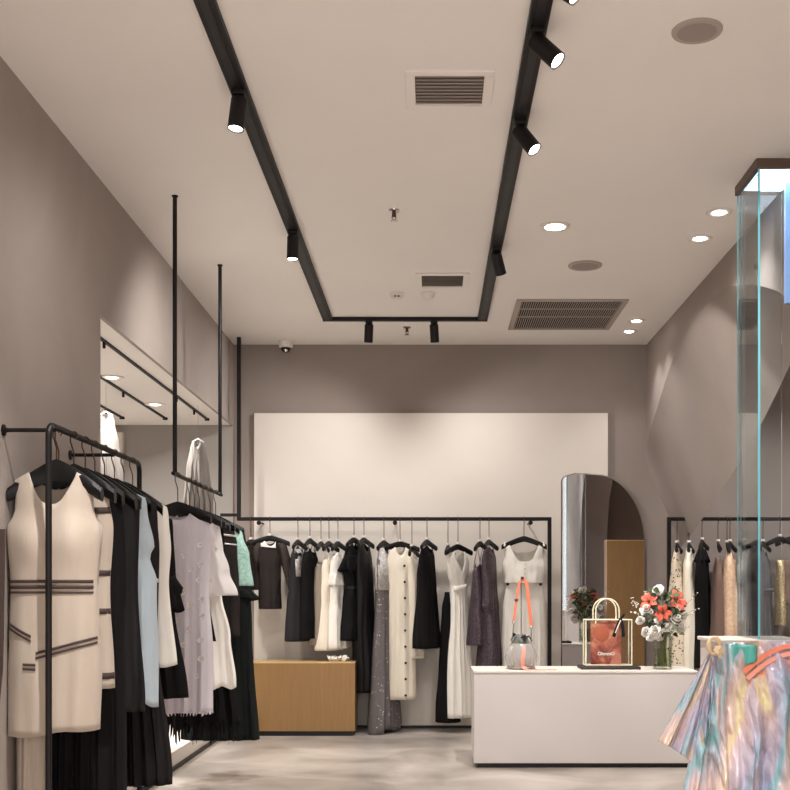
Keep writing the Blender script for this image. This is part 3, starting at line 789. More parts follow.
wear('dress', 'lilac tulle dress scattered with small flower appliques and a fringed hem', 'dress', GC, c, 'lilac', XC, Z, 1.830, .04, [P_flowers(fl, .021), P_fringe(0, .035, 'lilac', 46)])
onC(Z, 1.89, 'lilac tulle dress')
Z = 7.0
c = Cut(1.80-1.285, ((0, .17), (.2, .19), (.4, .205), (.7, .25), (1, .30)), neck=(.5, .06, .03, 2), folds=(3, .016), seed=2.5, dep=((0, .02), (.3, .07), (1, .14)))
wear('blouse', 'white flared sheer top dotted with a few flowers, behind the lilac dress', 'blouse', GC, c, 'whitesheer', XC+.01, 7.42, 1.830, .0, [P_flowers([(-.05, -.2), (.02, -.13), (.10, -.30), (.14, -.42), (.17, -.22)], .018)])
onC(7.42, 1.89, 'white flared sheer top')
c = Cut(1.79-.68, ((0, .16), (.2, .19), (.45, .18), (.7, .24), (1, .285)), folds=(4, .014), seed=3.3, hem=(.012, 5, .0))
wear('dress', 'white tiered dress showing under the flared sheer top', 'dress', GC, c, 'white', XC+.0, 7.58, 1.820, 0, [P_sash])
onC(7.58, 1.89, 'white tiered dress')
c = Cut(1.78-.42, ((0, .17), (.3, .2), (.6, .22), (1, .285)), folds=(6, .016), hem=(.02, 5, 0), seed=4.9)
wear('gown', 'black gown with a ragged fringed hem on the ceiling-hung rail', 'gown', GC, c, 'blackcloth', XC-.01, 7.74, 1.810, 0, [P_fringe(0, .12, 'blackcloth', 60)], body='gown_body')
onC(7.74, 1.88, 'black gown with a ragged hem')
c = Cut(1.79-1.0, ((0, .16), (.2, .19), (.5, .20), (1, .215)), folds=(3, .012), seed=5.6)
wear('blouse', 'dark sheer blouse with pale stripes between the white and mint pieces', 'blouse', GC, c, 'sheer', XC+.03, 7.93, 1.820, 0, [P_band(-.2, -.06, .2, -.10, .014, 'pearl', back=True), P_band(-.2, -.12, .2, -.16, .010, 'pearl', back=True)])
onC(7.93, 1.89, 'dark sheer blouse with pale stripes')
c = Cut(1.79-1.35, ((0, .16), (.2, .2), (.5, .24), (1, .27)), folds=(3, .012), seed=6.6)
wear('blouse', 'mint sequinned top on the ceiling-hung rail', 'blouse', GC, c, 'mint', XC+.03, 8.12, 1.820, .03)
onC(8.12, 1.88, 'mint sequinned top')
c = Cut(1.79-.24, ((0, .17), (.2, .21), (.5, .225), (1, .28)), folds=(5, .014), seed=7.2)
wear('gown', 'very dark green long dress, last on the ceiling-hung rail', 'gown', GC, c, 'dkgreen', XC+.035, 8.32, 1.820, 0, [P_ruffle(-.46, .01, .08, 'dkgreen')], body='gown_body')
onC(8.32, 1.88, 'very dark green long dress')

# ---- back rail
ZBK = 10.92; XS = ZBK/F
ZR = zat(519, ZBK)
rb = thing('clothes_rail', 'long black clothes rail across the back wall with one ceiling rod', 'clothes rail', (xat(395, ZBK), ZBK, 0))
ox = xat(395, ZBK)
x0, x1 = xat(239, ZBK), xat(549.5, ZBK)
def bar(nm, a, b, w, par):
    a, b = Vector(a), Vector(b); h = w/2
    if abs(a.z-b.z) > .01: MB().box(a.x-h, a.x+h, a.y-h, a.y+h, min(a.z, b.z), max(a.z, b.z)).build(nm, M['black'], par, smooth=False, bevel=.003)
    else: MB().box(min(a.x, b.x)-h, max(a.x, b.x)+h, min(a.y, b.y)-h, max(a.y, b.y)+h, a.z-h, a.z+h).build(nm, M['black'], par, smooth=False, bevel=.003)
R_RAIL = .019
bar('rail', (x0-ox, 0, ZR), (x1-ox, 0, ZR), .034, rb)
bar('post', (x1-ox, 0, 0), (x1-ox, 0, ZR+.017), .036, rb)
bar('ceiling_rod', (x0-ox, 0, ZR), (x0-ox, 0, H), .036, rb)
for px in (259, 395, 530.5):
    x = xat(px, ZBK)-ox
    MB().tube([(x, 0, ZR-.03), (x, 11.2-ZBK, ZR-.03)], .008, 8).build('wall_bracket', M['black'], rb)
    MB().lathe([(.016, -.012), (.022, 0), (.018, .014), (0, .018)], 14, (x, -.012, ZR-.036), (0, -1, 0)).build('bracket_knob', M['black'], rb)
bar('link_bar', (xat(222, ZBK)-ox, -.0, zat(515, ZBK)), (x0-ox, 0, zat(515, ZBK)), .03, rb)
GB = 'garments on the back wall rail'; HB = 'hangers on the back wall rail'
def hang(name, label, cat, px, ytop, yhem, hw, mat, yaw=74, holds=None, folds=(3, .014), neck=(.5, .08, .05, 2), dep=None, parts=(), seed=None, hem=(0, 0, 0), group=None, hgroup=None, off=0, Z=None, slope=.04, hy=None, clips=False, tagged=True, nohang=False, hhalf=.185, sway=0, hangx=None, drop=.06, nz=.034):
    z = (Z or ZBK)+off
    x = xat(px, z); zt = zat(ytop, z); L = zt-zat(yhem, z)
    if seed is None: seed = px*.37 % 6.3
    c = Cut(L, hw, dep or ((0, .022), (.12, .05), (.35, .07), (1, .10)), neck, slope, folds, hem, seed, sway, nz)
    t = wear(name, label, cat, group or GB, c, mat, x, z, zt, math.radians(yaw), parts, body='gown_body' if name == 'gown' else None)
    if not nohang:
        hz = zat(hy, z) if hy else zt+.055
        hanger(hangx if hangx is not None else x, z-off, ZR, hz, math.radians(yaw), holds or label.split(',')[0], hgroup or HB, hhalf, drop, clips=clips, tagged=tagged, rail='x', hookm='bronze', jog=0, hc=.055, he=.045)
    return t
SL = ((0, .15), (.1, .15), (.25, .18), (.45, .155), (.65, .18), (1, .19))
hang('blouse', 'dark sheer smock at the far left end of the back rail', 'blouse', 251, 545, 590, ((0, .12), (.5, .15), (1, .16)), 'sheer', 71, holds='dark sheer smock at the far left end')
hang('blouse', 'sheer charcoal jacket with pale collar and cuffed sleeves on the back rail', 'jacket', 270, 541, 609, ((0, .105), (.15, .115), (.5, .105), (1, .11)), 'sheer', 14, folds=(2, .005), holds='sheer charcoal jacket with cuffed sleeves',
     parts=[P_sleeves(.10, -.02, .72, .046, .05, 'smokesheer', .24, cuff='blackcloth'), P_band(-.09, -.02, .05, -.035, .07, 'white', 'collar', off=.012),], neck=(.5, .05, .03, 2))
hang('dress', 'smoke grey dress with lace shoulder, first of the dark pair on the back rail', 'dress', 298, 545, 641, ((0, .10), (.2, .15), (.45, .15), (1, .17)), 'smoke', 77, holds='smoke grey dress with lace shoulder', parts=[P_band(-.14, -.17, .14, -.17, .26, 'silverlace', 'lace_yoke', off=.005)])
hang('dress', 'black strappy dress beside the smoke grey one on the back rail', 'dress', 310, 548, 639, ((0, .09), (.18, .18), (.35, .16), (1, .19)), 'blackcloth', 75, holds='black strappy dress', parts=[P_straps(.08, .05, -.08, 'blackcloth')], hem=(.012, 3, 0), hy=538)
hang('dress', 'taupe slip hanging left of the white dresses on the back rail', 'dress', 321, 560, 645, ((0, .06), (.2, .12), (1, .14)), 'taupe', 79, holds='taupe slip', hy=541)
hang('dress', 'white slip dress with thin straps, left of the white pair on the back rail', 'dress', 329, 556, 650, ((0, .10), (.15, .13), (.4, .14), (1, .18)), 'ivory', 73, holds='white slip dress with thin straps', parts=[P_straps(.08, .08, -.06, 'ivory')], hy=541)
hang('dress', 'white flounced dress, right of the white pair on the back rail', 'dress', 338, 552, 648, ((0, .11), (.15, .15), (.4, .14), (1, .19)), 'white', 72, holds='white flounced dress', parts=[P_ruffle(-.2, .012, .12, 'white')], hy=541)
hang('dress', 'black dress with a tied waist and ruffled sleeves on the back rail', 'dress', 354, 543, 640, ((0, .13), (.2, .19), (.45, .14), (.6, .18), (1, .22)), 'blackcloth', 67, holds='black dress with ruffled sleeves', parts=[P_ruffle(-.12, .035, .15, 'blackcloth'), P_band(-.16, -.43, .16, -.43, .03, 'blackcloth2', 'waist_tie', back=True)])
hang('jumpsuit', 'long black jumpsuit right behind the ruffled black dress', 'jumpsuit', 364, 543, 692, ((0, .13), (.15, .16), (.32, .14), (.5, .15), (1, .13)), 'blackcloth2', 71, holds='long black jumpsuit')
hang('gown', 'long grey gown with sparkles and a silver lace bodice on the back rail', 'gown', 384, 546, 729, ((0, .12), (.12, .15), (.24, .13), (.3, .12), (.7, .19), (1, .26)), 'greyspark', 68, holds='long grey gown with sparkles', parts=[P_band(-.16, -.22, .16, -.22, .40, 'silverlace', 'lace_bodice', off=.006, back=True)], folds=(5, .018), hem=(.03, 1.2, .04))
hang('dress', 'ivory button-through dress with black buttons on the back rail', 'dress', 400, 547, 699, ((0, .10), (.12, .13), (.3, .13), (1, .155)), 'ivory', 14, holds='ivory button-through dress', parts=[P_buttons(.03, -.18, -1.40, 9, .012)], folds=(2, .006))
hang('blouse', 'long ivory tunic half behind the button-through dress', 'tunic', 412, 552, 658, ((0, .08), (.12, .09), (.3, .09), (1, .10)), 'ivory', 78, off=.05, holds='long ivory tunic')
hang('dress', 'short black sleeveless dress alone in the middle of the back rail', 'dress', 427, 545, 648, ((0, .12), (.2, .16), (.42, .145), (1, .19)), 'blackcloth', 68, holds='short black sleeveless dress')
hang('trousers', 'narrow black trousers peeking out left of the white draped gown', 'trousers', 448, 592, 722, ((0, .10), (.4, .09), (1, .10)), 'blackcloth', 77, holds='narrow black trousers', hy=545, neck=(.9, .0, .0, 2), slope=.0)
hang('gown', 'white draped gown with a twisted waist on the back rail', 'gown', 458, 551, 717, ((0, .12), (.07, .165), (.14, .145), (.21, .095), (.32, .10), (.7, .14), (1, .15)), 'white', 50, neck=(.62, .20, .06, 1.2), holds='white draped gown', folds=(5, .022), parts=[P_band(-.10, -.36, .10, -.33, .05, 'white', 'waist_knot', off=.018)], hy=544)
hang('dress', 'plum sequinned mini dress with one thin strap on the back rail', 'dress', 480, 563, 645, ((0, .10), (.12, .14), (.4, .13), (1, .15)), 'plum', 67, holds='plum sequinned mini dress', parts=[P_straps(.07, .14, -.05, 'plum')], hy=541)
hang('gown', 'long plum sequinned dress right of the mini one', 'gown', 489, 545, 668, ((0, .10), (.15, .14), (.35, .13), (.5, .15), (.55, .11), (1, .13)), 'plum', 68, holds='long plum sequinned dress')
# white outfit facing the room
hang('corset_top', 'white corset top with small buttons facing the room at the rail end', 'top', 524, 544, 583, ((0, .195), (.3, .18), (.55, .205), (1, .185)), 'white', 0, holds='white corset top and trousers', neck=(.72, .17, .08, 3.0), slope=.03,
     parts=[P_buttons(.0, -.19, -.33, 4, .006, 'pearl'), P_straps(.18, .012, -.02, 'white', .010)], hy=536, clips=-.435, hhalf=.215, drop=.085, tagged=False, folds=(3, .004))
hang('trousers', 'white wide trousers clipped below the corset top', 'trousers', 524, 579, 700, ((0, .165), (.25, .20), (.6, .215), (1, .225)), 'white', 0, nohang=True, folds=(5, .012), neck=(.9, 0, 0, 2), slope=0)

# ---- right bay rail
GR = 'garments on the rail beyond the arch'; HR = 'hangers on the rail beyond the arch'
ox2 = xat(740, ZBK)
rr_ = thing('clothes_rail', 'black clothes rail in the bay beyond the arch, behind the flowers', 'clothes rail', (ox2, ZBK, 0))
bar('rail', (xat(669, ZBK)-ox2, 0, ZR), (1.2, 0, ZR), .034, rr_)
bar('post', (xat(669, ZBK)-ox2, 0, 0), (xat(669, ZBK)-ox2, 0, ZR+.017), .036, rr_)
bar('post', (1.2, 0, 0), (1.2, 0, ZR+.017), .036, rr_)
def hr(*a, **k): return hang(*a, group=GR, hgroup=HR, **k)
hr('dress', 'cream dress with black lace dots, first on the rail beyond the arch', 'dress', 677, 548, 690, ((0, .09), (.15, .13), (.5, .12), (1, .16)), 'dotlace', 71, holds='cream dress with black lace dots')
hr('gown', 'plain cream long dress right behind the bouquet', 'gown', 689, 548, 706, ((0, .08), (.12, .13), (.4, .12), (1, .17)), 'ivory', 71, holds='plain cream long dress')
hr('gown', 'long black dress with fluted shoulders on the rail beyond the arch', 'gown', 702, 545, 712, ((0, .12), (.12, .19), (.4, .15), (1, .20)), 'blackcloth', 66, holds='long black dress with fluted shoulders', parts=[P_ruffle(-.06, .02, .10, 'blackcloth')])
hr('gown', 'dusty brown sheer long dress between the black and peach ones', 'gown', 718, 556, 690, ((0, .07), (.2, .13), (1, .18)), 'brown', 77, holds='dusty brown sheer long dress', hy=541)
hr('dress', 'peach lace dress on the rail beyond the arch', 'dress', 730, 552, 640, ((0, .09), (.15, .14), (.6, .13), (1, .15)), 'peach', 65, holds='peach lace dress', hy=541)
hr('gown', 'pink slip gown showing below the peach lace dress', 'gown', 727, 560, 700, ((0, .06), (.2, .09), (1, .12)), 'ivory', 76, holds='pink slip gown', hy=542)
hr('gown', 'white lace gown seen through the glass edge', 'gown', 744, 550, 690, ((0, .12), (.15, .15), (.3, .10), (.5, .13), (1, .15)), 'silverlace', 61, holds='white lace gown', hy=540)
hr('gown', 'slate grey caped gown seen through the display case', 'gown', 763, 548, 690, ((0, .09), (.12, .15), (.28, .19), (.5, .20), (1, .21)), 'greycloth', 60, holds='slate grey caped gown', parts=[P_band(-.18, -.40, .18, -.40, .03, 'greycloth', 'cape_edge', off=.03)], hy=541)
hr('scarf', 'narrow gold sequin scarf over the bar beside the grey gown', 'scarf', 780, 560, 626, ((0, .035), (1, .035)), 'goldseq', 10, holds='narrow gold sequin scarf', folds=(1, .003), hy=536, hhalf=.15, neck=(.9, 0, 0, 2), slope=0, Z=ZBK-.06)
hr('skirt', 'dark brown skirt at the right photo edge beyond the glass', 'skirt', 792, 560, 605, ((0, .13), (1, .17)), 'brown', 15, holds='dark brown skirt', neck=(.9, 0, 0, 2), slope=0, hy=536)

# ---- side room hanging garments
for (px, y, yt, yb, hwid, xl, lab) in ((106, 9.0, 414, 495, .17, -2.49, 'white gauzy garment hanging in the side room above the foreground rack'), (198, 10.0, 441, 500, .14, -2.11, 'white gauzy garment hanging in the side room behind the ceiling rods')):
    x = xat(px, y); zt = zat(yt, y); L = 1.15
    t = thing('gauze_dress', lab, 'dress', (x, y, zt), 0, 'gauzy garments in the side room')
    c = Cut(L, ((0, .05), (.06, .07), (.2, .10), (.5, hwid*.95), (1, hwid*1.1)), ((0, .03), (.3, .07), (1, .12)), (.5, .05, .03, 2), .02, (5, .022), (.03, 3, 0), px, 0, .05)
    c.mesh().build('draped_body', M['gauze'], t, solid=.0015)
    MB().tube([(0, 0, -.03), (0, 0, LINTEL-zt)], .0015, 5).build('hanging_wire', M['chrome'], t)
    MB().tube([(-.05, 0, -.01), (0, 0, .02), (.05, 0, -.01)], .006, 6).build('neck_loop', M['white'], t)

# ------------------------------------------------------------------ gold plinth
def plinth(name, lab, x0, x1, y0, y1, zt, group=None):
    t = thing(name, lab, 'plinth', ((x0+x1)/2, (y0+y1)/2, 0), 0, group); hx, hy = (x1-x0)/2, (y1-y0)/2
    MB().box(-hx+.02, hx-.02, -hy+.02, hy-.02, 0, .045).build('toe_kick', M['toe'], t, smooth=False)
    MB().box(-hx, hx, -hy, hy, .045, zt-.012).build('body', M['gold'], t, smooth=False, bevel=.003)
    MB().box(-hx, hx, -hy, hy, zt-.012, zt).build('top_panel', M['goldedge'], t, smooth=False, bevel=.002)
plinth('display_plinth', 'brushed gold display plinth under the left part of the back rail', xat(247, 10.62), xat(355, 10.62), 10.62, 11.0, zat(662, 10.62))
plinth('display_column', 'tall gold column seen only as a reflection in the arched mirror', 2.34, 2.85, 6.75, 7.0, 2.02)
# fluffy white stole on the plinth
t = thing('feather_stole', 'small crumpled white feather piece lying on the gold plinth', 'stole', (xat(336, 10.75), 10.76, zat(662, 10.62)))
m = MB(); rnd = random.Random(5)
for k in range(26):
    a = rnd.uniform(0, 2*PI); r = rnd.uniform(.01, .09); h = rnd.uniform(.02, .055)
    b = Vector((math.cos(a)*r*1.1, math.sin(a)*r*.6, .005)); e = b+Vector((math.cos(a)*.035, math.sin(a)*.03, h))
    m.tube([b, lerp(b, e, .5)+Vector((0, 0, .012)), e], [.008, .014, .002], 6)
m.build('feather_tufts', M['rose'], t)

# ------------------------------------------------------------------ counter
CX0, CX1, CY0, CY1 = xat(473.5, 8.72), 2.02, 8.72, 9.29
CT = zat(671, 8.72)
t = thing('sales_counter', 'long white sales counter with a black recessed base', 'counter', ((CX0+CX1)/2, 9.0, 0)); cx = (CX0+CX1)/2
MB().box(CX0+.03-cx, CX1-.03-cx, CY0+.03-9, CY1-.03-9, 0, .035).build('recessed_base', M['toe'], t, smooth=False)
MB().box(CX0+.004-cx, CX1-.004-cx, CY0+.004-9, CY1-.004-9, .035, CT-.02).build('body', M['counter'], t, smooth=False, bevel=.003)
MB().box(CX0-cx, CX1-cx, CY0-9, CY1-9, CT-.02, CT).build('worktop', M['panel'], t, smooth=False, bevel=.004)

# arched mirror
MZ = 11.19
ml, mr_ = xat(562, MZ), xat(644.5, MZ); mtop = zat(474, MZ)
prof = [(ml, 0.0)]
prof += [(ml, zat(482, MZ))]
for a in (.3, .6, .9, 1.2): prof.append((xat(562+6*(1-math.cos(a)), MZ), zat(482-6*math.sin(a), MZ)))
prof += [(xat(575, MZ), zat(473.8, MZ)), (xat(588, MZ), zat(474.3, MZ))]
for k in range(0, 13):
    a = PI/2*k/12
    prof.append((xat(596+48.5*math.sin(a), MZ), zat(545-70*math.cos(a), MZ)))
prof.append((mr_, 0.0))
mm = MB(); npf = len(prof); mxc = (ml+mr_)/2
t = thing('arched_mirror', 'tall frameless mirror with a rounded top right shoulder against the back wall', 'mirror', (mxc, MZ, 0))
mm.add([(x-mxc, 0, z) for x, z in prof] + [(x-mxc, .028, z) for x, z in prof], [tuple(range(npf)), tuple(range(2*npf-1, npf-1, -1))] + [(i, (i+1) % npf, npf+(i+1) % npf, npf+i) for i in range(npf)])
mm.build('mirror_glass', M['mirror'], t, smooth=False)
MB().tube([(x-mxc, .008, z) for x, z in prof], .009, 8).build('edge_frame', M['frame_grey'], t)

# ------------------------------------------------------------------ items on the counter
# dark tray + tote
TY = 9.0
def cx_(px): return xat(px, TY)
s = TY/F
tx0, tx1 = cx_(579), cx_(638)
tag(MB().box(tx0, tx1, TY-.13, TY+.13, CT, CT+.022).build('display_tray', M['tray'], bevel=.005), 'thin dark tray under the clear tote on the counter', 'tray')
t = thing('tote_bag', 'clear tote bag with cream edging and a coral printed front on the tray', 'bag', (cx_(607.5), TY, CT+.022))
w = (630-584.5)*s; h = (668.5-622.5)*s; d = .07
hw_ = w/2
def frame_rect(y):
    return [(-hw_, y, .008), (-hw_, y, h), (hw_, y, h), (hw_, y, .008), (-hw_, y, .008)]
for y in (-d, d): MB().tube(frame_rect(y), .0065, 8).build('edge_piping', M['piping'], t)
m = MB()
for sx in (-1, 1):
    m.tube([(sx*hw_, -d, .008), (sx*hw_, d, .008)], .006, 8)
m.build('base_piping', M['piping'], t)
MB().box(-hw_+.004, hw_-.004, -d+.002, d-.002, .004, .010).build('base', M['piping'], t, smooth=False)
for y in (-d, d): MB().box(-hw_, hw_, y-.001, y+.001, .01, h).build('clear_panel', M['clear'], t, smooth=False)
for sx in (-1, 1): MB().box(sx*hw_-.001, sx*hw_+.001, -d, d, .01, h).build('clear_side', M['clear'], t, smooth=False)
for y in (-d-.006, d+.006):
    hp = []; rx = 11.6*s; xc = (606-607.5)*s
    for k in range(15):
        a = PI*k/14; hp.append((xc-rx*math.cos(a), y, h+.07+math.sin(a)*.095))
    hp = [(xc-rx, y, h-.03)] + hp + [(xc+rx, y, h-.03)]
    MB().tube(hp, .0055, 8).build('handle', M['piping'], t)
px0, px1 = (589.5-607.5)*s, (620-607.5)*s
pp = MB().grid(lambda u, v: (lerp(px0, px1, u), -d+.012, lerp(.012, h-.008, v)), 8, 8).build('printed_front', M['print'], t, solid=.002)
pf = MB()
pf.add([(lerp(px0, px1, .62), -d+.009, .014), (lerp(px0, px1, 1.0), -d+.009, .014), (lerp(px0, px1, .97), -d+.009, .10), (lerp(px0, px1, .80), -d+.009, .115)], [(0, 1, 2, 3)])
pf.build('print_coral_patch', M['coralpink'], t, smooth=False, solid=.002)
bl = MB(); bl.lathe([(0, .003), (.055, .0025), (.062, 0)], 24, (lerp(px0, px1, .36), -d+.010, h*.70), (0, -1, 0)); bl.build('print_orange_blot', M['coral'], t)
# lettering
cu = bpy.data.curves.new('lettering', 'FONT'); cu.body = 'OhmmO'; cu.size = .036; cu.align_x = 'CENTER'; cu.extrude = .001; cu.offset = .0012
to = bpy.data.objects.new('lettering', cu); COL.objects.link(to)
dg = bpy.context.evaluated_depsgraph_get(); me = bpy.data.meshes.new_from_object(to.evaluated_get(dg)); bpy.data.objects.remove(to)
lo = bpy.data.objects.new('lettering', me); me.materials.clear(); me.materials.append(M['tag']); COL.objects.link(lo); lo.parent = t
lo.location = (lerp(px0, px1, .5), -d-.003, h*.24); lo.rotation_euler = (PI/2, 0, 0)
# ribbon on the tote handle
t = thing('neck_scarf', 'black and white printed neck scarf knotted on the tote handle', 'scarf', (cx_(618.5), TY-d-.02, CT+.022+h))
MB().lathe([(0, -.014), (.013, -.008), (.015, 0), (.012, .010), (0, .014)], 12, (0, 0, .005)).build('knot', M['blackcloth2'], t)
MB().ribbon([(0, -.006, .005), (-.03, -.012, -.06), (-.055, -.014, -.13)], .026, .004, (1, 0, .3)).build('scarf_tail', M['blackcloth2'], t)
MB().ribbon([(0, -.006, .005), (.015, -.016, -.05), (.022, -.014, -.13)], .024, .004, (1, 0, .3)).build('scarf_tail', M['blackcloth2'], t)
MB().ribbon([(.0, -.016, .0), (-.022, -.020, -.05), (-.042, -.022, -.10)], .009, .003, (1, 0, .3)).build('white_stripe', M['tag'], t)
MB().ribbon([(0, 0, .005), (.02, -.006, .03), (.03, -.004, .045)], .016, .004, (1, 0, -.5)).build('scarf_loop', M['blackcloth2'], t)

# bucket bag
BY = 8.95; s = BY/F
bx = xat(521, BY)
t = thing('bucket_bag', 'clear drawstring bucket bag with coral strap standing on the counter', 'bag', (bx, BY, CT))
prof = [(.0, .004), (.075, .004), (.105, .02), (.122, .06), (.124, .10), (.11, .15), (.085, .19), (.078, .20)]
MB().lathe(prof, 36).build('clear_body', M['frost'], t, solid=.003)
MB().lathe([(.100, .004), (.112, .010), (.109, .02), (.100, .012)], 36).build('grey_rim', M['louver'], t)
for sx in (-1, 1):
    MB().ribbon([(sx*.066, -.085, .17), (sx*.080, -.105, .10), (sx*.070, -.105, .035)], .012, .003, (1, 0, 0)).build('seam_binding', M['louver'], t)
pk = Vector(((523-521)*s, 0, zat(579, BY)-CT))
le = Vector(((513.5-521)*s-.0, -.02, zat(621, BY)-CT)); re_ = Vector(((531-521)*s, -.02, zat(626, BY)-CT))
MB().ribbon([pk+Vector((-.004, 0, .0)), pk+Vector((-.03, -.004, -.03)), lerp(pk, le, .55)+Vector((-.014, 0, 0)), le], .019, .004, (1, 0, .2)).build('shoulder_strap', M['coral'], t)
MB().ribbon([pk+Vector((.004, 0, .0)), pk+Vector((.028, -.004, -.03)), lerp(pk, re_, .55)+Vector((.012, 0, 0)), re_], .026, .004, (1, 0, -.2)).build('shoulder_strap', M['coral'], t)
bk = lerp(pk, le, .5)+Vector((-.016, -.004, 0))
MB().box(bk.x-.013, bk.x+.013, bk.y-.004, bk.y+.004, bk.z-.010, bk.z+.010).build('buckle', M['bronze'], t, bevel=.002)
for e, tgt in ((le, (-.075, -.02, .19)), (re_, (.075, -.02, .19))):
    ring = [e+Vector((.011*math.cos(q), 0, -.010+.011*math.sin(q))) for q in [2*PI*k/12 for k in range(13)]]
    MB().tube(ring, .0025, 6).build('strap_ring', M['chrome'], t)
    MB().tube([e+Vector((0, 0, -.02)), e+Vector((0, 0, -.04)), Vector(tgt)], .004, 6).build('snap_hook', M['chrome'], t)
MB().ribbon([(.016, -.084, .185), (.012, -.116, .14), (.002, -.130, .08), (.004, -.118, .025), (.03, -.135, .004)], .030, .003, (1, 0, 0)).build('coral_binding', M['coralpink'], t)
MB().ribbon([(.02, -.14, .0055), (.12, -.15, .0055), (.26, -.15, .0055)], .026, .003, (0, 1, 0)).build('ribbon_tail', M['coralpink'], t)
t = thing('crumpled_scarf', 'crumpled grey green scarf stuffed into the mouth of the bucket bag', 'scarf', (bx, BY, CT+.17))
m = MB(); rnd = random.Random(8)
m.grid(lambda u, v: Vector((math.cos(2*PI*u)*math.sin(PI*v), math.sin(2*PI*u)*math.sin(PI*v), math.cos(PI*v)))*(.066+.030*noise.noise(Vector((math.cos(2*PI*u)*2.4*math.sin(PI*v), math.sin(2*PI*u)*2.4*math.sin(PI*v), 3*v))))+Vector((0, 0, .03)), 30, 20)
m.build('scarf_bundle', M['greyscarf'], t)
for k in range(5):
    a = k*1.25; MB().ribbon([(math.cos(a)*.02, math.sin(a)*.02, .07), (math.cos(a)*.06, math.sin(a)*.05-.01, .085+.01*k % .03), (math.cos(a)*.085, math.sin(a)*.07, .05)], .03, .004, (-math.sin(a), math.cos(a), .4)).build('scarf_fold', M['greyscarf'] if k % 2 else M['smoke'], t)
t = thing('bag_stand', 'thin metal stand holding up the strap of the bucket bag', 'stand', (bx+.012, BY+.14, CT))
MB().box(-.05, .05, -.04, .04, 0, .006).build('foot_plate', M['chrome'], t, bevel=.002)
MB().tube([(0, 0, .004), (0, 0, zat(578, BY)-CT), (0, -.03, zat(576.5, BY)-CT), (0, -.15, zat(577.5, BY)-CT)], .0035, 8).build('pole', M['chrome'], t)
MB().lathe([(.008, 0), (.011, .004), (.008, .016)], 12, (0, -.145, zat(578, BY)-CT), (0, -1, 0)).build('peg', M['toe'], t)
tag(MB().box(xat(696, 8.8), xat(708, 8.8), 8.76, 8.86, CT, CT+.010).build('card_holder', M['toe'], bevel=.002), 'small flat black card holder on the counter right of the flowers', 'card holder')

# bouquet in vase
VY = 8.93; s = VY/F; vx = xat(662.5, VY)
t = thing('flower_vase', 'clear glass cylinder vase with water on the counter', 'vase', (vx, VY, CT))
vh = (670-637)*s; vr = .078
MB().lathe([(0, .003), (vr*.92, .002), (vr*.96, .006), (vr*.93, vh*.5), (vr, vh), (vr*.94, vh), (vr*.88, vh*.5), (vr*.86, .02), (0, .018)], 32).build('glass', M['vase'], t)
MB().lathe([(0, .0185), (vr*.85, .0205), (vr*.87, vh*.4), (vr*.88, vh*.62), (0, vh*.62)], 28).build('water', M['water'], t)
t = thing('flower_bouquet', 'bouquet of coral lilies, white roses and greenery standing in the vase', 'flowers', (vx, VY, CT))
def fx(px, py, dy=0): return Vector(((px-662.5)*s, dy, zat(py, VY)-CT))
def stem_to(m, p, rnd):
    b = Vector((rnd.uniform(-.05, .05), rnd.uniform(-.045, .045), .025)); mid = Vector((b.x*-.3+p.x*.12, b.y*-.3+p.y*.2, vh))
    m.tube([b, lerp(b, mid, .5), mid, lerp(mid, p, .5)+Vector((0, 0, .02)), p], .0042, 6)
rnd = random.Random(21)
def lily(p, r, up):
    q = Vector((0, 0, 1)).rotation_difference(Vector(up).normalized()); m = MB()
    for k in range(6):
        a = k*PI/3+(.2 if k % 2 else 0)
        def fn(u, v, a=a):
            w = (u-.5)*r*.62*math.sin(PI*min(1, v*.92+.06)); rad = r*(.15+.95*v); z = r*(.55*v-.42*v*v*v)+(abs(u-.5)*.12*r)
            return q @ Vector((math.cos(a)*rad-math.sin(a)*w, math.sin(a)*rad+math.cos(a)*w, z)) + p
        m.grid(fn, 4, 8)
    o = m.build('lily_bloom', M['lily'], t, weld=False, solid=.0012)
    sm = MB()
    for k in range(5):
        a = k*1.256+.4; sm.tube([p, q @ Vector((math.cos(a)*r*.2, math.sin(a)*r*.2, r*.6)) + p], .0022, 5)
    sm.build('stamens', M['stamen'], o)
def rose(p, r, up, nm='white_bloom', mat='rose'):
    q = Vector((0, 0, 1)).rotation_difference(Vector(up).normalized()); m = MB()
    for ring in range(4):
        rr0 = r*(.28+.24*ring); nn = 4+ring
        for k in range(nn):
            a = 2*PI*k/nn+ring*.5
            def fn(u, v, a=a, rr0=rr0, nn=nn, ring=ring):
                th = a+(u-.5)*2*PI/nn*1.35; rad = rr0*(.45+.62*v)*(1+.06*math.sin(9*u)); z = r*(.9-.28*ring)*math.sin(v*PI*.55)-.1*r*ring
                return q @ Vector((math.cos(th)*rad, math.sin(th)*rad, z)) + p
            m.grid(fn, 5, 4)
    m.build(nm, M[mat], t, weld=False, solid=.001)
sm = MB()
lil = [((648, 602), -.05, .070, (-.45, -.8, .4)), ((674, 601), -.07, .085, (.35, -.8, .4)), ((660, 613), -.11, .066, (0, -1, .15))]
for (pp_, dy, r, up) in lil: p = fx(*pp_, dy); lily(p, r, up); stem_to(sm, p, rnd)
ros = [((645, 609), -.05, .042), ((657, 590), 0, .034), ((673, 619), -.07, .050), ((678, 624), -.05, .035), ((653, 630), -.07, .046), ((663, 626), -.085, .034),
       ((645, 631), -.03, .036), ((680, 628), -.01, .034), ((657, 635), -.06, .034), ((668, 628), -.09, .026), ((656, 619), -.085, .026), ((649, 636), -.05, .030), ((660, 588), .03, .028), ((685, 615), .05, .03), ((641, 620), .05, .03)]
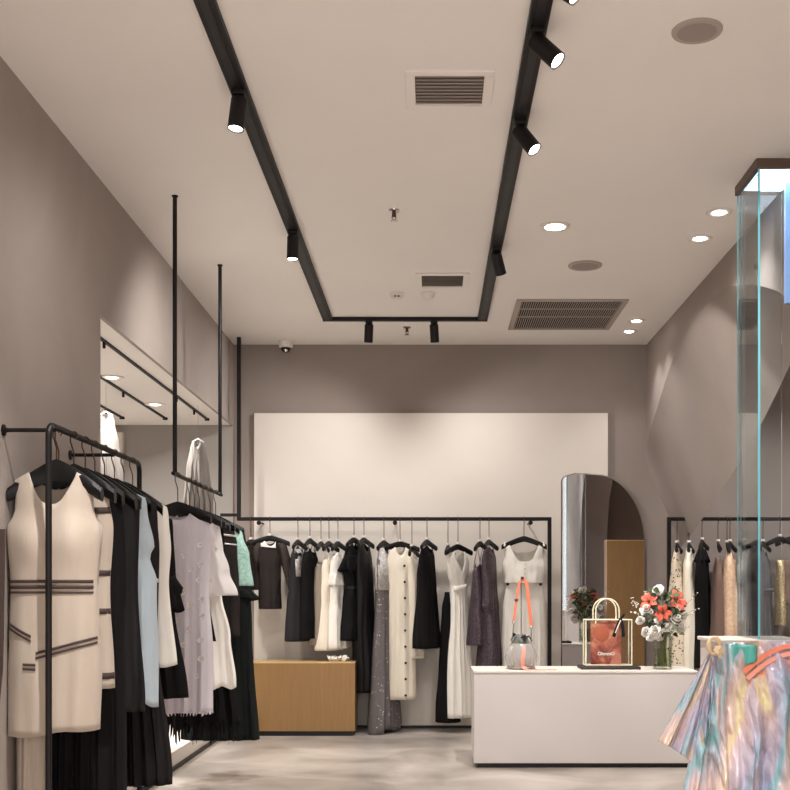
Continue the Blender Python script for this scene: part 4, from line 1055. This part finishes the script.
for (pp_, dy, r) in ros:
    r *= 1.22; p = fx(*pp_, dy-.01); rose(p, r, (p.x*3+rnd.uniform(-.3, .3), -.8+rnd.uniform(-.2, .2), .5)); stem_to(sm, p, rnd)
sm.build('stems', M['stem'], t)
def leaf(m, b, e, w):
    d = e-b; sd = d.cross(Vector((rnd.uniform(-.4, .4), -1, .3))).normalized()
    m.grid(lambda u, v: b+d*v+sd*(u-.5)*w*math.sin(PI*min(1, v*.93+.05))+Vector((0, 0, .012*math.sin(PI*v))), 2, 6)
m1, m2 = MB(), MB()
for k in range(170):
    a = rnd.uniform(0, 2*PI); r = rnd.uniform(.02, .145); z = rnd.uniform(.27, .60)
    b = Vector((math.cos(a)*r*.8, math.sin(a)*r*.6-(.06 if k % 3 else 0), z)); e = b+Vector((math.cos(a)*rnd.uniform(.03, .07), math.sin(a)*.05, rnd.uniform(-.03, .05)))
    leaf(m1 if k % 2 else m2, b, e, rnd.uniform(.02, .038))
m1.build('leaves', M['leafm'], t, weld=False); m2.build('dark_leaves', M['leafd'], t, weld=False)
for (a, b) in (((678, 612), (697, 594)), ((680, 616), (699, 608)), ((682, 618), (694, 612)), ((640, 612), (632, 597)), ((642, 616), (631, 612)), ((647, 600), (644, 591)), ((685, 627), (690, 627)), ((642, 606), (633, 604))):
    m = MB(); p0, p1 = fx(*a, -.02), fx(*b, rnd.uniform(-.03, .03)); m.tube([Vector((0, 0, vh)), lerp(Vector((0, 0, vh)), p0, .6)+Vector((0, 0, .02)), p0, p1], .0016, 5)
    o = m.build('filler_sprig', M['stem'], t); mb2 = MB()
    for k in range(9):
        q = lerp(p0, p1, .3+.75*k/9)+Vector((rnd.uniform(-.012, .012), rnd.uniform(-.01, .01), rnd.uniform(-.012, .014)))
        mb2.lathe([(0, -.004), (.0045, -.002), (.005, .002), (0, .005)], 7, q)
    mb2.build('sprig_buds', M['rose'], o)

# ------------------------------------------------------------------ glass case with iridescent film
GX0, GX1, GY0, GY1 = 1.815, 2.075, 6.40, 6.83
GZ0 = 1.075
t = thing('display_case', 'tall glass display case with a lit top and brown frame at right', 'display case', (GX0, GY0, 0))
def gb(x0, x1, y0, y1, z0, z1): return MB().box(x0-GX0, x1-GX0, y0-GY0, y1-GY0, z0, z1)
f = .05
m = gb(GX0-.012, GX1, GY0-.012, GY0+.014, H-.055, H)
m.add(*[[tuple(v) for v in gb(GX0-.012, GX0+.014, GY0+.014, GY1+.02, H-.055, H).v], [tuple(q) for q in gb(0, 1, 0, 1, 0, 1).f]])
m.build('top_frame', M['brownframe'], t, smooth=False, bevel=.003)
gb(GX0+.014, GX1, GY0+.014, GY1, H-.03, H-.004).build('light_panel', M['lightbox'], t, smooth=False)
gb(GX0, GX0+.010, GY0+.010, GY1, GZ0, H-.055).build('glass_pane', M['glass'], t, smooth=False)
gb(GX0, GX1, GY0, GY0+.010, GZ0, H-.055).build('glass_pane', M['glass'], t, smooth=False)
gb(GX0+.010, GX1, GY1-.010, GY1, GZ0, H-.055).build('glass_pane', M['glass'], t, smooth=False)
gb(GX0-.001, GX0+.011, GY0-.002, GY0+.0, GZ0, H-.055).build('polished_edge', M['glassedge'], t, smooth=False)
gb(GX0-.001, GX0+.006, GY1, GY1+.003, GZ0, H-.055).build('polished_edge', M['glassedge'], t, smooth=False)
gb(2.03, GX1, 6.60, 6.63, 3.0, H-.06).build('blue_glow_strip', M['blueglow'], t, smooth=False)  # added strip, coloured like light box glow on the case side
gb(1.60, GX1+.02, 6.32, GY1+.03, 0, GZ0-.02).build('plinth', M['counter'], t, smooth=False, bevel=.004)
gb(1.585, GX1+.02, 6.305, GY1+.045, GZ0-.02, GZ0).build('plinth_top', M['panel'], t, smooth=False, bevel=.004)

t = thing('iridescent_film', 'iridescent plastic film gathered and draped over the plinth at right', 'plastic film', (1.55, 6.1, 1.05))
O = Vector((1.55, 6.1, 1.05))
def curve(pts, u):
    x = u*(len(pts)-1); i = min(len(pts)-2, int(x)); return lerp(Vector(pts[i]), Vector(pts[i+1]), x-i)
def film_fn(T, B, nf, amp, cr, seed, sag=.0):
    def fn(u, v):
        p = lerp(curve(T, u), curve(B, u), v)
        g = v**.8
        p = p + Vector((0, 1, 0))*(amp*g*math.sin(2*PI*nf*u+seed+1.2*v)+amp*.45*g*math.sin(2*PI*nf*2.7*u+seed*2))
        cn = noise.noise(Vector((u*9, v*4+u*5, seed)))*cr + noise.noise(Vector((u*22-v*9, v*12, seed+3)))*cr*.5
        return p + Vector((cn*.5, cn, 0)) - O + Vector((0, 0, -sag*math.sin(PI*u)*(1-v)))
    return fn
w6 = lambda px, py, Z: W(px, py, Z)
T1 = [w6(711, 649, 6.12), w6(713, 648, 6.10), w6(716, 648, 6.12)]
B1 = [w6(659, 742, 6.05), w6(672, 748, 5.98), w6(692, 762, 6.0), w6(712, 770, 6.1)]
MB().grid(film_fn(T1, B1, 3.2, .035, .012, .3), 70, 40).build('film_flounce', M['film'], t, solid=.001)
T2 = [w6(712, 650, 6.16), w6(716, 646, 6.14), w6(728, 643, 6.22), w6(755, 641, 6.26), w6(785, 641, 6.26), w6(840, 641, 6.26)]
B2 = [w6(676, 830, 5.95), w6(705, 850, 5.85), w6(735, 855, 5.8), w6(765, 855, 5.8), w6(800, 850, 5.8), w6(860, 850, 5.85)]
def f2(u, v):
    sh = .25*math.sin(PI*v)*(u**.8)   # folds run diagonally from the upper right
    uu = min(1, max(0, u)); p = film_fn(T2, B2, 4.5, .05, .05, 1.7)(uu, v)
    p.y += .05*math.sin(9*(u*1.3+v*.9)+.5)*min(1, u*2)*math.sin(PI*min(1, v*1.1))
    return p
MB().grid(f2, 120, 70).build('film_skirt', M['film'], t, solid=.001)
ring = [w6(714+5.5*math.cos(a), 646+9*math.sin(a)*.9, 6.06)-O for a in [2*PI*k/16 for k in range(17)]]
MB().tube(ring, [.011+.004*math.sin(k) for k in range(17)], 8).build('tie_cord', M['sand'], t)
for e in ((724, 652), (721, 657)):
    MB().ribbon([w6(715, 648, 6.05)-O, w6(lerp(715, e[0], .6), e[1]-4, 6.03)-O, w6(*e, 6.04)-O], .026, .005, (.3, .2, 1)).build('tie_end', M['sand'], t)
# coral straps inside the film
t = thing('coral_sandal_straps', 'bundle of coral woven straps pressed behind the film at the right edge', 'straps', tuple(w6(775, 665, 6.1)))
OO = w6(775, 665, 6.1)
def arc(x0, y0, x1, y1, bow, n=12): return [w6(lerp(x0, x1, k/n), lerp(y0, y1, k/n)-bow*math.sin(PI*k/n), 6.175+.03*math.sin(PI*k/n))-OO for k in range(n+1)]
for k in range(4):
    MB().ribbon(arc(744+3*k, 672+7*k, 800, 645+8*k, 7), .026, .006, (0, .5, 1)).build('woven_strap', M['coral'] if k % 2 == 0 else M['coralpink'], t)
MB().ribbon(arc(776, 702, 810, 672, 3), .03, .006, (0, .5, 1)).build('woven_strap', M['coral'], t)
tag(MB().grid(lambda u, v: w6(lerp(733, 757, u), lerp(645, 668-6*u, v), 6.20+.02*math.sin(6*u)), 8, 6).build('teal_cloth', M['teal'], solid=.004), 'small teal cloth tucked behind the film below the plinth rim', 'cloth')

# ------------------------------------------------------------------ lights
for i, (p, d, pw_, ang) in enumerate(LIGHTS):
    ld = bpy.data.lights.new('lamp_beam', 'SPOT'); ld.energy = pw_*1.0; ld.color = (1, .975, .945)
    ld.spot_size = math.radians(abs(ang)); ld.spot_blend = .95 if ang > 0 else .3; ld.shadow_soft_size = .035
    lo = bpy.data.objects.new('lamp_beam', ld); COL.objects.link(lo); lo.location = p
    lo.rotation_euler = Vector(d).to_track_quat('-Z', 'Y').to_euler()
wd = bpy.data.worlds.new('mall'); S.world = wd; wd.use_nodes = True
bg = wd.node_tree.nodes['Background']; bg.inputs[0].default_value = (1, .98, .96, 1); bg.inputs[1].default_value = 1.5

cam = bpy.data.cameras.new('camera'); co = bpy.data.objects.new('camera', cam); COL.objects.link(co)
co.location = (0, 0, EYE); co.rotation_euler = (PI/2, 0, 0)
cam.sensor_width = 36; cam.lens = F/790*36; cam.shift_x = -(432-395)/790; cam.shift_y = (590-395)/790; cam.clip_end = 100
S.camera = co
S.view_settings.view_transform = 'Standard'; S.view_settings.look = 'None'; S.view_settings.exposure = 0.8; S.view_settings.gamma = 1
S.cycles.use_denoising = True
S.cycles.max_bounces = 10; S.cycles.transparent_max_bounces = 24
S.cycles.sample_clamp_indirect = 6
S.cycles.caustics_reflective = False; S.cycles.caustics_refractive = False
